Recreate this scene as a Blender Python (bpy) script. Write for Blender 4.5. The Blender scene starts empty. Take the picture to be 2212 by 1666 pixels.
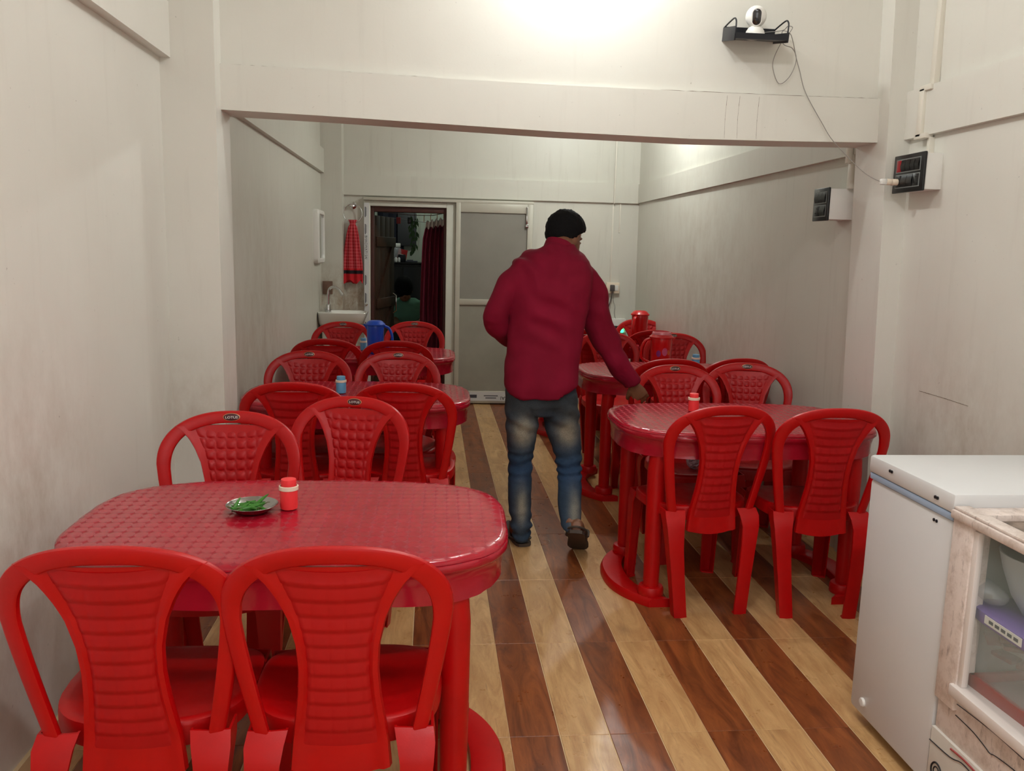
import bpy, bmesh, math, random
from mathutils import Vector, Matrix, noise as mnoise
random.seed(7)
S = bpy.context.scene
C = S.collection
PI = math.pi
# ---------------------------------------------------------------- camera, world, lights, exposure
FPX, PITCH, YAW, ROLL, EYE = 1829.5, .1594, .0964, .0251, 1.4246
def cam_axes():
    f = Vector((math.sin(YAW)*math.cos(PITCH), math.cos(YAW)*math.cos(PITCH), -math.sin(PITCH)))
    r = Vector((math.cos(YAW), -math.sin(YAW), 0)); u = r.cross(f)
    return r*math.cos(ROLL)+u*math.sin(ROLL), -r*math.sin(ROLL)+u*math.cos(ROLL), f
CR, CU, CF = cam_axes()
cd = bpy.data.cameras.new('camera'); cam = bpy.data.objects.new('camera', cd); C.objects.link(cam)
cd.sensor_width = 36; cd.lens = 36*FPX/2212; cd.clip_start = .05
cam.matrix_world = Matrix(((CR.x, CU.x, -CF.x, 0), (CR.y, CU.y, -CF.y, 0), (CR.z, CU.z, -CF.z, EYE), (0, 0, 0, 1)))
S.camera = cam
W = bpy.data.worlds.new('world'); S.world = W; W.use_nodes = True
W.node_tree.nodes['Background'].inputs[0].default_value = (.8, .88, 1, 1)
W.node_tree.nodes['Background'].inputs[1].default_value = .2
S.view_settings.view_transform = 'Standard'; S.view_settings.look = 'None'
S.view_settings.gamma = 1; S.view_settings.use_curve_mapping = False
S.view_settings.exposure = 0.52
def lamp(name, kind, loc, power, size, color=(1, 1, 1), rot=(0, 0, 0), sy=None):
    d = bpy.data.lights.new(name, kind); d.energy = power; d.color = color
    if kind == 'AREA':
        d.size = size
        if sy: d.shape = 'RECTANGLE'; d.size_y = sy
    else: d.shadow_soft_size = size
    o = bpy.data.objects.new(name, d); o.location = loc; o.rotation_euler = rot; C.objects.link(o); return o
lamp('front_room_bulb', 'POINT', (.60, 3.43, 2.76), 11, .035, (.97, 1, 1))
lamp('middle_ceiling_bulb', 'POINT', (.55, 1.95, 2.86), 17, .04, (.97, .985, 1))
lamp('overhead_fill', 'AREA', (.45, -.2, 2.9), 27, 1.1, (.97, .98, 1), (0, 0, 0), .12)  # unseen fill added overhead to brighten the chair backs facing the camera
lamp('camera_side_fill', 'AREA', (.4, -1.25, 1.3), 9, 1.8, (.93, .96, 1), (PI/2, 0, 0), 2.0)  # second unseen fill, added behind the camera and aimed down the room
lamp('rear_room_bulb', 'POINT', (1.30, 6.3, 2.70), 29, .035, (.95, 1, .98))
lamp('kitchen_bulb', 'POINT', (-.05, 9.35, 2.25), 6, .05, (.93, 1, .94))

# ---------------------------------------------------------------- helpers
def at(px, py, Y):
    d = CF + CR*((px-1106)/FPX) - CU*((py-833)/FPX); t = Y/d.y
    return Vector((0, 0, EYE)) + d*t
def lin(c): c /= 255.; return c/12.92 if c <= .04045 else ((c+.055)/1.055)**2.4
def rgb(r, g, b): return (lin(r), lin(g), lin(b), 1)
class N:
    """small node helper"""
    def __init__(s, name):
        s.m = bpy.data.materials.new(name); s.m.use_nodes = True; s.t = s.m.node_tree
        s.b = s.t.nodes['Principled BSDF']; s.o = s.t.nodes['Material Output']
    def n(s, kind, **kw):
        x = s.t.nodes.new(kind)
        for k, v in kw.items():
            if k in x.inputs.keys(): x.inputs[k].default_value = v
            else: setattr(x, k, v)
        return x
    def l(s, a, b): s.t.links.new(a, b)
    def math(s, op, a, b=None, c=None):
        x = s.t.nodes.new('ShaderNodeMath'); x.operation = op
        for i, v in enumerate((a, b, c)):
            if v is None: continue
            if isinstance(v, (int, float)): x.inputs[i].default_value = v
            else: s.l(v, x.inputs[i])
        return x.outputs[0]
    def mix(s, fac, a, b, kind='MIX'):
        x = s.t.nodes.new('ShaderNodeMix'); x.data_type = 'RGBA'; x.blend_type = kind
        for i, v in ((0, fac), (6, a), (7, b)):
            if isinstance(v, (int, float)): x.inputs[i].default_value = v
            elif isinstance(v, tuple): x.inputs[i].default_value = v
            else: s.l(v, x.inputs[i])
        return x.outputs[2]
    def ramp(s, fac, stops):
        x = s.t.nodes.new('ShaderNodeValToRGB'); e = x.color_ramp.elements
        while len(e) < len(stops): e.new(.5)
        for k, (p, c) in enumerate(stops):
            e[k].position = p; e[k].color = c if isinstance(c, tuple) else (c, c, c, 1)
        s.l(fac, x.inputs[0]); return x.outputs[0]
    def coord(s, scale=(1, 1, 1), kind='Object', rand=False):
        tc = s.n('ShaderNodeTexCoord'); mp = s.n('ShaderNodeMapping'); mp.inputs['Scale'].default_value = scale
        s.l(tc.outputs[kind], mp.inputs[0])
        if rand:
            oi = s.n('ShaderNodeObjectInfo'); k = s.math('MULTIPLY', oi.outputs['Random'], 37.)
            cb = s.n('ShaderNodeCombineXYZ')
            for i in range(3): s.l(k, cb.inputs[i])
            s.l(cb.outputs[0], mp.inputs['Location'])
        return mp.outputs[0]
    def noise(s, vec, scale, detail=3, rough=.55, dist=0):
        x = s.n('ShaderNodeTexNoise'); x.inputs['Scale'].default_value = scale
        x.inputs['Detail'].default_value = detail; x.inputs['Roughness'].default_value = rough
        x.inputs['Distortion'].default_value = dist
        s.l(vec, x.inputs['Vector']); return x.outputs[0]
    def bump(s, h, strength=.3, dist=.01):
        x = s.n('ShaderNodeBump'); x.inputs['Strength'].default_value = strength; x.inputs['Distance'].default_value = dist
        s.l(h, x.inputs['Height']); s.l(x.outputs[0], s.b.inputs['Normal'])
def mat(name, col, rough=.5, metal=0, spec=.5, var=0, vscale=6, bump=0, bscale=60, alpha=1, trans=0, coat=0, emit=0, bdist=.004, sss=0):
    k = N(name); b = k.b
    b.inputs['Base Color'].default_value = col; b.inputs['Roughness'].default_value = rough
    b.inputs['Metallic'].default_value = metal; b.inputs['Specular IOR Level'].default_value = spec
    b.inputs['Alpha'].default_value = alpha; b.inputs['Transmission Weight'].default_value = trans
    b.inputs['Coat Weight'].default_value = coat; b.inputs['Coat Roughness'].default_value = .15
    if emit: b.inputs['Emission Color'].default_value = col; b.inputs['Emission Strength'].default_value = emit
    if sss: b.inputs['Subsurface Weight'].default_value = sss; b.inputs['Subsurface Scale'].default_value = .01
    v = None
    if var or bump: v = k.coord(rand=True)
    if var:
        nz = k.noise(v, vscale, 5)
        f = k.ramp(nz, [(.3, 0.), (.7, 1.)])
        dk = tuple(c*(1-var) for c in col[:3])+(1,)
        k.l(k.mix(f, dk, col), b.inputs['Base Color'])
    if bump: k.bump(k.noise(v, bscale, 4), bump, bdist)
    return k.m
def wall_mat(name, col, dirt=.25, pscale=1., stains=()):
    k = N(name); v = k.coord()
    big = k.ramp(k.noise(v, 1.3, 4), [(.35, 0.), (.75, 1.)])
    c = k.mix(big, col, tuple(x*y for x, y in zip(col[:3], (.93, .92, .91)))+(1,))
    st = k.noise(k.coord((14, 14, 1.1)), 1.6, 5, .6)           # vertical streaks of grime
    s2 = k.ramp(st, [(.56, 0.), (.8, 1.)])
    c = k.mix(k.math('MULTIPLY', s2, dirt), c, rgb(120, 100, 80))
    sp = k.ramp(k.noise(v, 55, 2), [(.74, 0.), (.80, 1.)])      # specks
    c = k.mix(k.math('MULTIPLY', sp, .35), c, rgb(90, 75, 60))
    for (cx, cy, cz), rad, amt in stains:                        # damp and grease stains at their own places on the wall
        vd = k.n('ShaderNodeVectorMath', operation='DISTANCE'); k.l(v, vd.inputs[0]); vd.inputs[1].default_value = (cx, cy, cz)
        m_ = k.ramp(k.math('DIVIDE', vd.outputs['Value'], rad), [(.1, 1.), (1., 0.)])
        m_ = k.math('MULTIPLY', m_, k.ramp(k.noise(k.coord((1, 1, .6)), 9, 6, .7), [(.38, 0.), (.66, 1.)]))
        c = k.mix(k.math('MULTIPLY', m_, amt), c, rgb(140, 104, 66))
    k.l(c, k.b.inputs['Base Color']); k.b.inputs['Roughness'].default_value = .42
    h = k.math('ADD', k.math('MULTIPLY', k.noise(v, 9, 5, .6), 1.), k.math('MULTIPLY', k.noise(v, 130, 3), .12))
    k.bump(h, .22, .004*pscale)
    return k.m
def red_plastic(name, col, rough):
    k = N(name); v = k.coord(rand=True)
    sc = k.ramp(k.noise(v, 9, 6, .7), [(.45, 0.), (.8, 1.)])
    k.l(k.mix(k.math('MULTIPLY', sc, .25), col, rgb(110, 4, 8)), k.b.inputs['Base Color'])
    k.l(k.math('ADD', k.math('MULTIPLY', k.noise(v, 30, 4), .25), rough-.12), k.b.inputs['Roughness'])
    k.b.inputs['Specular IOR Level'].default_value = .35
    k.bump(k.noise(v, 260, 2), .12, .001)
    return k.m
def vinyl_mat():
    k = N('vinyl_cover'); v = k.coord((33, 28, 30)); sx = k.n('ShaderNodeSeparateXYZ'); k.l(v, sx.inputs[0])
    def fr(x):
        a = k.math('FRACT', k.math('ADD', x, 100.)); a = k.math('SUBTRACT', a, .5)
        return k.math('SQRT', k.math('ABSOLUTE', k.math('MULTIPLY', a, 2.)))
    st = k.math('ADD', fr(sx.outputs[0]), fr(sx.outputs[1]))      # concave star in each cell
    star = k.ramp(k.math('MULTIPLY', st, .5), [(.50, 1.), (.53, 0.)])
    ge = k.n('ShaderNodeNewGeometry'); sn_ = k.n('ShaderNodeSeparateXYZ'); k.l(ge.outputs['True Normal'], sn_.inputs[0])
    star = k.math('MULTIPLY', star, k.math('GREATER_THAN', sn_.outputs[2], .8))
    nz = k.noise(k.coord(rand=True), 7, 5, .65)
    base = k.mix(k.ramp(nz, [(.3, 0.), (.75, 1.)]), rgb(158, 14, 36), rgb(176, 28, 46))
    k.l(k.mix(k.math('MULTIPLY', star, .27), base, rgb(104, 8, 24)), k.b.inputs['Base Color'])
    k.l(k.math('ADD', k.math('MULTIPLY', star, .5), .16), k.b.inputs['Roughness'])
    h = k.math('SUBTRACT', k.math('MULTIPLY', k.noise(k.coord(rand=True), 28, 4, .6), .35), k.math('MULTIPLY', star, .25))
    k.bump(h, .45, .004)
    return k.m
def tile_mat(name, c1, c2, c3):
    k = N(name); v = k.coord((1, .16, 1), rand=True)
    w = k.noise(v, 16, 7, .7, 1.4)
    c = k.mix(k.ramp(w, [(.36, 0.), (.64, 1.)]), c1, c2)
    big = k.ramp(k.noise(k.coord((1, .6, 1), rand=True), 7, 4, .6), [(.3, 0.), (.8, 1.)])
    c = k.mix(k.math('MULTIPLY', big, .5), c, c3)
    kn = k.n('ShaderNodeTexVoronoi'); kn.inputs['Scale'].default_value = 3.6
    k.l(k.coord((1, .55, 1), rand=True), kn.inputs['Vector'])
    kf = k.ramp(kn.outputs['Distance'], [(.02, 1.), (.13, 0.)])
    c = k.mix(k.math('MULTIPLY', k.math('MULTIPLY', kf, .6), k.noise(v, 5, 3)), c, rgb(70, 42, 26))
    fine = k.ramp(k.noise(k.coord((1, .08, 1), rand=True), 60, 4, .7), [(.60, 0.), (.72, 1.)])
    c = k.mix(k.math('MULTIPLY', fine, .35), c, rgb(80, 45, 25))
    sp = k.ramp(k.noise(k.coord(rand=True), 90, 2), [(.70, 0.), (.76, 1.)])
    c = k.mix(k.math('MULTIPLY', sp, .4), c, rgb(70, 50, 35))
    k.l(c, k.b.inputs['Base Color'])
    k.l(k.math('ADD', k.math('MULTIPLY', k.noise(k.coord(rand=True), 12, 4), .22), .20), k.b.inputs['Roughness'])
    k.bump(w, .05, .002)
    return k.m
M = {}
M['wall'] = wall_mat('cream_plaster', rgb(224, 222, 213), .07, 1., [((-1.06, 2.2, .6), .75, .35), ((2.04, 3.1, .62), .6, .35), ((-1.0, 3.58, .75), .35, .25)])
M['wall_rear'] = wall_mat('rear_room_plaster', rgb(214, 212, 201), .13, 1., [((-.85, 7.65, .92), .42, .9), ((-.68, 7.78, .95), .35, .8), ((-.97, 5.0, .8), 1.2, .3), ((1.9, 6.0, 1.0), 1.6, .25)])
M['kitchen_wall'] = wall_mat('kitchen_plaster', rgb(178, 186, 170), .5)
M['ceil'] = mat('ceiling_paint', rgb(232, 230, 222), .7)
M['red'] = red_plastic('red_plastic', rgb(182, 0, 3), .40)
M['redp'] = red_plastic('red_plastic_quilt', rgb(172, 1, 9), .44)
M['vinyl'] = vinyl_mat()
M['tdark'] = tile_mat('dark_wood_print_tile', rgb(92, 46, 22), rgb(156, 88, 44), rgb(120, 66, 38))
M['tlight'] = tile_mat('light_wood_print_tile', rgb(176, 132, 84), rgb(216, 176, 122), rgb(178, 136, 90))
M['grout'] = mat('pale_grout', rgb(228, 204, 160), .6)
M['white'] = mat('white_plastic', rgb(232, 230, 224), .35)
M['enamel'] = mat('freezer_enamel', rgb(222, 222, 222), .38, var=.04, vscale=3)
M['ceramic'] = mat('basin_ceramic', rgb(240, 238, 232), .12, coat=.5)
M['chrome'] = mat('chrome', rgb(210, 210, 210), .12, 1)
M['steel'] = mat('stainless_steel', rgb(168, 166, 162), .16, 1, bump=.1, bscale=40)
M['black'] = mat('black_plastic', rgb(16, 17, 20), .3)
M['blackmetal'] = mat('black_painted_metal', rgb(24, 26, 34), .4, .2)
M['gloss_black'] = mat('glossy_black', rgb(8, 9, 20), .05, coat=1)
M['gasket'] = mat('blue_gasket', rgb(165, 186, 212), .5)
M['blue'] = mat('blue_plastic', rgb(18, 74, 190), .28)
M['skyblue'] = mat('light_blue_plastic', rgb(100, 165, 205), .35)
M['pinkred'] = mat('bright_red_plastic', rgb(244, 58, 62), .4)
M['cream'] = mat('cream_plastic', rgb(238, 222, 200), .45)
M['jugred'] = mat('jug_red', rgb(196, 10, 14), .25)
M['ringpink'] = mat('lid_pale_ring', rgb(215, 120, 130), .3)
M['chilli'] = mat('green_chilli', rgb(60, 128, 38), .3, var=.35, vscale=30)
M['chillistem'] = mat('chilli_stem', rgb(90, 90, 40), .6)
M['alu'] = mat('cream_aluminium', rgb(196, 192, 178), .4, .1, var=.08, vscale=5)
M['alu_frame'] = mat('white_door_frame', rgb(220, 220, 208), .4, var=.06, vscale=8)
M['panel'] = mat('grey_door_panel', rgb(148, 145, 136), .45, var=.12, vscale=4)
M['panel_low'] = mat('lower_door_panel', rgb(158, 155, 142), .45, var=.15, vscale=5)
M['tape'] = mat('protective_tape', rgb(214, 214, 214), .4)
M['ink'] = mat('black_ink', rgb(20, 20, 24), .6)
M['ink2'] = mat('grey_ink', rgb(70, 70, 80), .6)
M['maroonwood'] = mat('maroon_door_frame_wood', rgb(74, 30, 20), .5, var=.3, vscale=12)
M['wood'] = mat('brown_door_wood', rgb(66, 40, 24), .55, var=.4, vscale=14)
M['curtain'] = mat('maroon_curtain', rgb(112, 12, 44), .8, var=.15, vscale=30)
M['curtain_w'] = mat('white_curtain_heading', rgb(225, 218, 210), .8)
M['mirror'] = mat('mirror_glass', rgb(200, 205, 205), .04, 1)
M['glass'] = mat('display_glass', rgb(205, 225, 215), .03, alpha=.10, spec=.6)
M['clear'] = mat('clear_plastic', rgb(232, 234, 236), .15, alpha=.30, spec=.7, bump=.5, bscale=25, bdist=.01)
M['frost'] = mat('translucent_bowl', rgb(190, 205, 215), .3, alpha=.75)
M['purple'] = mat('purple_plastic', rgb(120, 95, 165), .4)
M['snack'] = mat('snack_wrapper', rgb(120, 50, 25), .3, var=.6, vscale=22)
M['redtray'] = mat('dark_red_tray', rgb(150, 25, 25), .4)
M['green'] = mat('garland_leaves', rgb(70, 105, 55), .6, var=.4, vscale=20)
M['navy'] = mat('dark_blue_cloth', rgb(13, 17, 34), .8)
M['deepblack'] = mat('black_cabinet', rgb(12, 13, 13), .35)  # one even black for the kitchen furniture and socket holes
M['greenlight'] = mat('green_led', (0.02, 1, .25, 1), .4, emit=6)
M['hair'] = mat('black_hair', rgb(13, 12, 13), .85, spec=.2, bump=.6, bscale=120, bdist=.004)
M['skin'] = mat('brown_skin', rgb(128, 84, 58), .5, var=.12, vscale=12, sss=.05)
M['greentee'] = mat('green_tee_cloth', rgb(92, 138, 114), .9, var=.1, vscale=14)
M['redled'] = mat('red_indicator', rgb(150, 20, 34), .3)
M['greyline'] = mat('grey_outline', rgb(120, 124, 122), .5)
M['conduit'] = mat('painted_conduit', rgb(226, 221, 208), .45)
M['wire'] = mat('grey_white_wire', rgb(150, 146, 140), .5)
M['wiredark'] = mat('dark_wire', rgb(84, 80, 78), .5)
M['rubber'] = mat('black_rubber_sole', rgb(74, 62, 52), .7, var=.2, vscale=25)
M['sponge'] = mat('brown_wall_patch', rgb(128, 96, 80), .8, var=.3, vscale=30)
M['gold'] = mat('badge_gold_rim', rgb(190, 140, 96), .35, .5)
M['badge'] = mat('badge_maroon', rgb(74, 16, 26), .3)
M['offwhite'] = mat('off_white_paint', rgb(230, 220, 214), .45)

def meshobj(name, verts, faces, m, parent=None, smooth=True, ang=40, loc=None, mats=None, fm=None):
    me = bpy.data.meshes.new(name); me.from_pydata([tuple(v) for v in verts], [], faces)
    bm = bmesh.new(); bm.from_mesh(me); bmesh.ops.recalc_face_normals(bm, faces=bm.faces); bm.to_mesh(me); bm.free()
    me.materials.append(m)
    if mats:
        for x in mats: me.materials.append(x)
    if fm:
        for p, k in zip(me.polygons, fm): p.material_index = k
    if smooth:
        me.polygons.foreach_set('use_smooth', [True]*len(me.polygons))
        me.set_sharp_from_angle(angle=math.radians(ang))
    o = bpy.data.objects.new(name, me); C.objects.link(o)
    if parent: o.parent = parent
    if loc: o.location = loc
    return o
class B:
    """collects shapes into one mesh"""
    def __init__(s): s.v = []; s.f = []; s.m = []; s.k = 0
    def add(s, v, f):
        n = len(s.v); s.v += [Vector(x) for x in v]; s.f += [tuple(i+n for i in q) for q in f]; s.m += [s.k]*len(f); return s
    def box(s, x0, x1, y0, y1, z0, z1, bev=0):
        if bev <= 0:
            v = [(x, y, z) for x in (x0, x1) for y in (y0, y1) for z in (z0, z1)]
            return s.add(v, [(0, 1, 3, 2), (4, 6, 7, 5), (0, 4, 5, 1), (2, 3, 7, 6), (0, 2, 6, 4), (1, 5, 7, 3)])
        bm = bmesh.new(); bmesh.ops.create_cube(bm, size=1)
        for q in bm.verts: q.co = Vector(((x0+x1)/2+q.co.x*(x1-x0), (y0+y1)/2+q.co.y*(y1-y0), (z0+z1)/2+q.co.z*(z1-z0)))
        bmesh.ops.bevel(bm, geom=bm.edges[:], offset=bev, segments=2, affect='EDGES', profile=.5)
        bm.verts.index_update()
        v = [q.co.copy() for q in bm.verts]; f = [tuple(w.index for w in p.verts) for p in bm.faces]; bm.free()
        return s.add(v, f)
    def loft(s, rings, cap=True, closed=True):
        n = len(rings[0]); v = [p for r in rings for p in r]; f = []
        for i in range(len(rings)-1):
            for j in range(n if closed else n-1):
                a = i*n+j; b = i*n+(j+1) % n
                f.append((a, b, b+n, a+n))
        if cap: f.append(tuple(range(n-1, -1, -1))); f.append(tuple((len(rings)-1)*n+j for j in range(n)))
        return s.add(v, f)
    def tube(s, pts, r, seg=10, cap=True, flat=1.):
        pts = [Vector(p) for p in pts]; n = len(pts)
        rs = r if isinstance(r, (list, tuple)) else [r]*n
        up = None; rings = []
        for i, p in enumerate(pts):
            t = (pts[min(i+1, n-1)]-pts[max(i-1, 0)]).normalized()
            if up is None:
                a = Vector((0, 0, 1)) if abs(t.z) < .9 else Vector((0, 1, 0)); up = (a-t*a.dot(t)).normalized()
            else: up = (up-t*up.dot(t)).normalized()
            sd = t.cross(up)
            rings.append([p+up*math.cos(2*PI*k/seg)*rs[i]+sd*math.sin(2*PI*k/seg)*rs[i]*flat for k in range(seg)])
        return s.loft(rings, cap)
    def lathe(s, prof, seg=32, c=(0, 0, 0), sx=1, sy=1):
        rings = [[Vector((c[0]+r*sx*math.cos(2*PI*k/seg), c[1]+r*sy*math.sin(2*PI*k/seg), c[2]+z)) for k in range(seg)] for r, z in prof]
        return s.loft(rings, True)
    def ball(s, c, r, seg=16, M3=None):
        rx, ry, rz = r if isinstance(r, tuple) else (r, r, r); rings = []
        for i in range(1, seg//2):
            a = PI*i/(seg//2)
            ring = []
            for k in range(seg):
                p = Vector((rx*math.sin(a)*math.cos(2*PI*k/seg), ry*math.sin(a)*math.sin(2*PI*k/seg), rz*math.cos(a)))
                if M3: p = M3 @ p
                ring.append(Vector(c)+p)
            rings.append(ring)
        return s.loft(rings, True)
    def xf(s, mtx): s.v = [mtx @ p for p in s.v]; return s
    def build(s, name, m, parent=None, smooth=True, ang=40, loc=None, mats=None):
        return meshobj(name, s.v, s.f, m, parent, smooth, ang, loc, mats, s.m if mats else None)
def smoothpath(pts, n=8):
    pts = [Vector(p) for p in pts]; out = []
    for i in range(len(pts)-1):
        p0 = pts[max(i-1, 0)]; p1 = pts[i]; p2 = pts[i+1]; p3 = pts[min(i+2, len(pts)-1)]
        for k in range(n):
            t = k/n
            out.append(.5*((2*p1)+(p2-p0)*t+(2*p0-5*p1+4*p2-p3)*t*t+(3*p1-p0-3*p2+p3)*t**3))
    out.append(pts[-1]); return out
def interp(tab, x):
    if x <= tab[0][0]: return tab[0][1]
    for (a, b), (c, d) in zip(tab, tab[1:]):
        if x <= c: return b+(d-b)*(x-a)/(c-a)
    return tab[-1][1]
def tag(o, label, cat, group=None, kind=None):
    o['label'] = label; o['category'] = cat
    if group: o['group'] = group
    if kind: o['kind'] = kind
    return o
def thing(name, label, cat, loc=(0, 0, 0), rz=0, group=None):
    o = bpy.data.objects.new(name, None); C.objects.link(o); o.location = loc; o.rotation_euler = (0, 0, rz)
    o.empty_display_size = .1
    return tag(o, label, cat, group)
def struct(o): o['kind'] = 'structure'; return o
def dup(o, parent=None):
    c = o.copy(); C.objects.link(c)
    if parent: c.parent = parent
    for ch in list(o.children): dup(ch, c)
    return c
def text(name, body, size, m, parent, mtx, depth=.0006, sx=1.):
    cu = bpy.data.curves.new(name, 'FONT'); cu.body = body; cu.size = size; cu.extrude = depth
    cu.align_x = 'CENTER'; cu.align_y = 'CENTER'; cu.resolution_u = 2
    t = bpy.data.objects.new(name, cu); C.objects.link(t)
    dg = bpy.context.evaluated_depsgraph_get(); me = bpy.data.meshes.new_from_object(t.evaluated_get(dg))
    bpy.data.objects.remove(t); bpy.data.curves.remove(cu)
    me.transform(Matrix.Diagonal((sx, 1, 1, 1))); me.transform(mtx)
    me.materials.clear(); me.materials.append(m)
    o = bpy.data.objects.new(name, me); C.objects.link(o); o.parent = parent; return o
def remesh(b, name, voxel, m, parent, smooth_it=4, fn=None, dec=0):
    me = bpy.data.meshes.new(name); me.from_pydata([tuple(v) for v in b.v], [], b.f)
    bm = bmesh.new(); bm.from_mesh(me); bmesh.ops.recalc_face_normals(bm, faces=bm.faces); bm.to_mesh(me); bm.free()
    t = bpy.data.objects.new(name, me); C.objects.link(t)
    r = t.modifiers.new('r', 'REMESH'); r.mode = 'VOXEL'; r.voxel_size = voxel
    if smooth_it: s = t.modifiers.new('s', 'SMOOTH'); s.factor = .5; s.iterations = smooth_it
    dg = bpy.context.evaluated_depsgraph_get(); out = bpy.data.meshes.new_from_object(t.evaluated_get(dg))
    bpy.data.objects.remove(t)
    out.name = name; out.materials.clear(); out.materials.append(m)
    if fn:
        nr = [v.normal.copy() for v in out.vertices]
        for v, q in zip(out.vertices, nr): v.co = fn(v.co, q)
    out.polygons.foreach_set('use_smooth', [True]*len(out.polygons))
    o = bpy.data.objects.new(name, out); C.objects.link(o); o.parent = parent; return o
def M4(origin, ex, ey, ez):
    return Matrix(((ex[0], ey[0], ez[0], origin[0]), (ex[1], ey[1], ez[1], origin[1]), (ex[2], ey[2], ez[2], origin[2]), (0, 0, 0, 1)))

# ================================================================ ROOM SHELL
ZC = 3.0
XL = -1.06
def slab(name, v8, m):
    f = [(0, 1, 3, 2), (4, 6, 7, 5), (0, 4, 5, 1), (2, 3, 7, 6), (0, 2, 6, 4), (1, 5, 7, 3)]
    return struct(meshobj(name, v8, f, m, smooth=False))
def sbox(name, x0, x1, y0, y1, z0, z1, m, lean=0, parent=None):
    v = [(x-lean*(z-.8), y, z) for x in (x0, x1) for y in (y0, y1) for z in (z0, z1)]
    return slab(name, v, m)
floor = sbox('floor', -1.3, 2.3, -1.6, 7.9, -.12, -.0022, M['grout'])
# floor tiles, each printed plank strip a piece of its own
def tile_mesh(name, m, g0, g1):
    b = B(); x0, x1, y0, y1 = g0, .15-g1, .0008, .5992; e = .0012
    v = [(x0, y0, -.006), (x1, y0, -.006), (x1, y1, -.006), (x0, y1, -.006),
         (x0, y0, -e), (x1, y0, -e), (x1, y1, -e), (x0, y1, -e),
         (x0+e, y0+e, 0), (x1-e, y0+e, 0), (x1-e, y1-e, 0), (x0+e, y1-e, 0)]
    f = [(8, 9, 10, 11)]
    for k in range(4):
        j = (k+1) % 4; f += [(k, j, 4+j, 4+k), (4+k, 4+j, 8+j, 8+k)]
    me = bpy.data.meshes.new(name); me.from_pydata(v, [], f); me.materials.append(m); return me
protos = {}
X0, Y0 = .242, 2.295
for i in range(-9, 12):
    xx = X0+.15*i
    k = i % 4
    key = (i % 2, k == 0, k == 3)
    if key not in protos:
        protos[key] = tile_mesh('floor_tile', M['tdark'] if i % 2 == 0 else M['tlight'], .0006 if k == 0 else .0013, .0006 if k == 3 else .0013)
    for j in range(-2, 10):
        o = bpy.data.objects.new('floor_tile', protos[key]); C.objects.link(o); o.parent = floor
        o.location = (xx, Y0+.6*j, 0)
# nearest strip of floor behind the photographer, out of view
sbox('trim_14', -1.3, 2.3, -1.6, Y0-1.2, -.006, 0, M['tlight'])
struct(sbox('ceiling', -1.3, 2.4, -1.6, 7.9, ZC, ZC+.1, M['ceil']))
sbox('wall_left', XL-.15, XL, -1.6, 3.9, -.1, ZC, M['wall'])
sbox('wall_right', 2.047, 2.25, -1.6, 3.7, -.1, ZC, M['wall'], .027)
sbox('wall_front', -1.3, 2.3, -1.75, -1.6, -.1, ZC, M['wall'])
slab('wall_left_rear', [(-1.15, 3.7, -.1), (-1.15, 3.7, ZC), (-1.15, 7.9, -.1), (-1.15, 7.9, ZC), (-.97, 3.7, -.1), (-.97, 3.7, ZC), (-.965, 7.9, -.1), (-.965, 7.9, ZC)], M['wall_rear'])
slab('wall_right_rear', [(2.0, 3.7, -.1), (1.975, 3.7, ZC), (1.895, 7.9, -.1), (1.862, 7.9, ZC), (2.2, 3.7, -.1), (2.2, 3.7, ZC), (2.2, 7.9, -.1), (2.2, 7.9, ZC)], M['wall_rear'])
# back wall with the doorway cut out
bw = B()
dx0, dx1, dz = -.600, .170, 1.822
bw.box(-1.1, dx0, 7.78, 7.9, -.1, ZC).box(dx1, 2.0, 7.78, 7.9, -.1, ZC).box(dx0, dx1, 7.78, 7.9, dz, ZC)
struct(bw.build('wall_back', M['wall_rear'], smooth=False))
sbox('trim_1', -.985, -.785, 7.6, 7.80, -.1, ZC, M['wall_rear'])                 # corner column
sbox('trim_2', XL-.02, -.852, 3.55, 3.78, -.1, ZC, M['wall'])                    # left pillar
sbox('trim_3', 1.955, 2.15, 3.55, 3.82, -.1, ZC, M['wall'], .035)                # right pillar
# cross beam, sagging slightly, with a real underside
xs = [-.86, -.45, -.07, .5, 1.09, 1.5, 1.96]
zb = [1.951, 1.942, 1.931, 1.915, 1.907, 1.912, 1.922]; zt = [2.128, 2.12, 2.111, 2.102, 2.10, 2.10, 2.104]
rings = [[(x, 3.632, a), (x, 3.632, b), (x, 3.83, b), (x, 3.83, a)] for x, a, b in zip(xs, zb, zt)]
struct(B().loft(rings).build('trim_4', M['wall'], smooth=False))
sbox('wall_middle', -.9, 2.0, 3.652, 3.80, 2.09, ZC, M['wall'])                   # infill above the beam
def seam(name, pts, w, par):
    b = B(); pts = [Vector(p) for p in pts]; n = 40; out = []
    for i in range(n+1):
        t = i/n*(len(pts)-1); k = min(int(t), len(pts)-2); p = pts[k].lerp(pts[k+1], t-k)
        out.append(p+Vector((0, 0, .002*mnoise.noise(Vector((i*.9, 1, 2))))))
    b.tube(out, [w*(.6+.8*abs(mnoise.noise(Vector((i*.7, 5, 1))))) for i in range(n+1)], 5)
    return b.build(name, M['seam'], par)
M['seam'] = mat('brown_seam', rgb(120, 104, 88), .8)  # brown for the thin lines on beam joint, beam face and right wall
tb = bpy.data.objects['trim_4']
seam('seam_line', [(.95, 3.650, 2.103), (1.5, 3.650, 2.103), (1.92, 3.650, 2.106)], .0022, tb)
seam('seam_line', [(-.84, 3.650, 2.130), (-.4, 3.650, 2.121), (.0, 3.650, 2.112)], .0014, tb)
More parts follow.
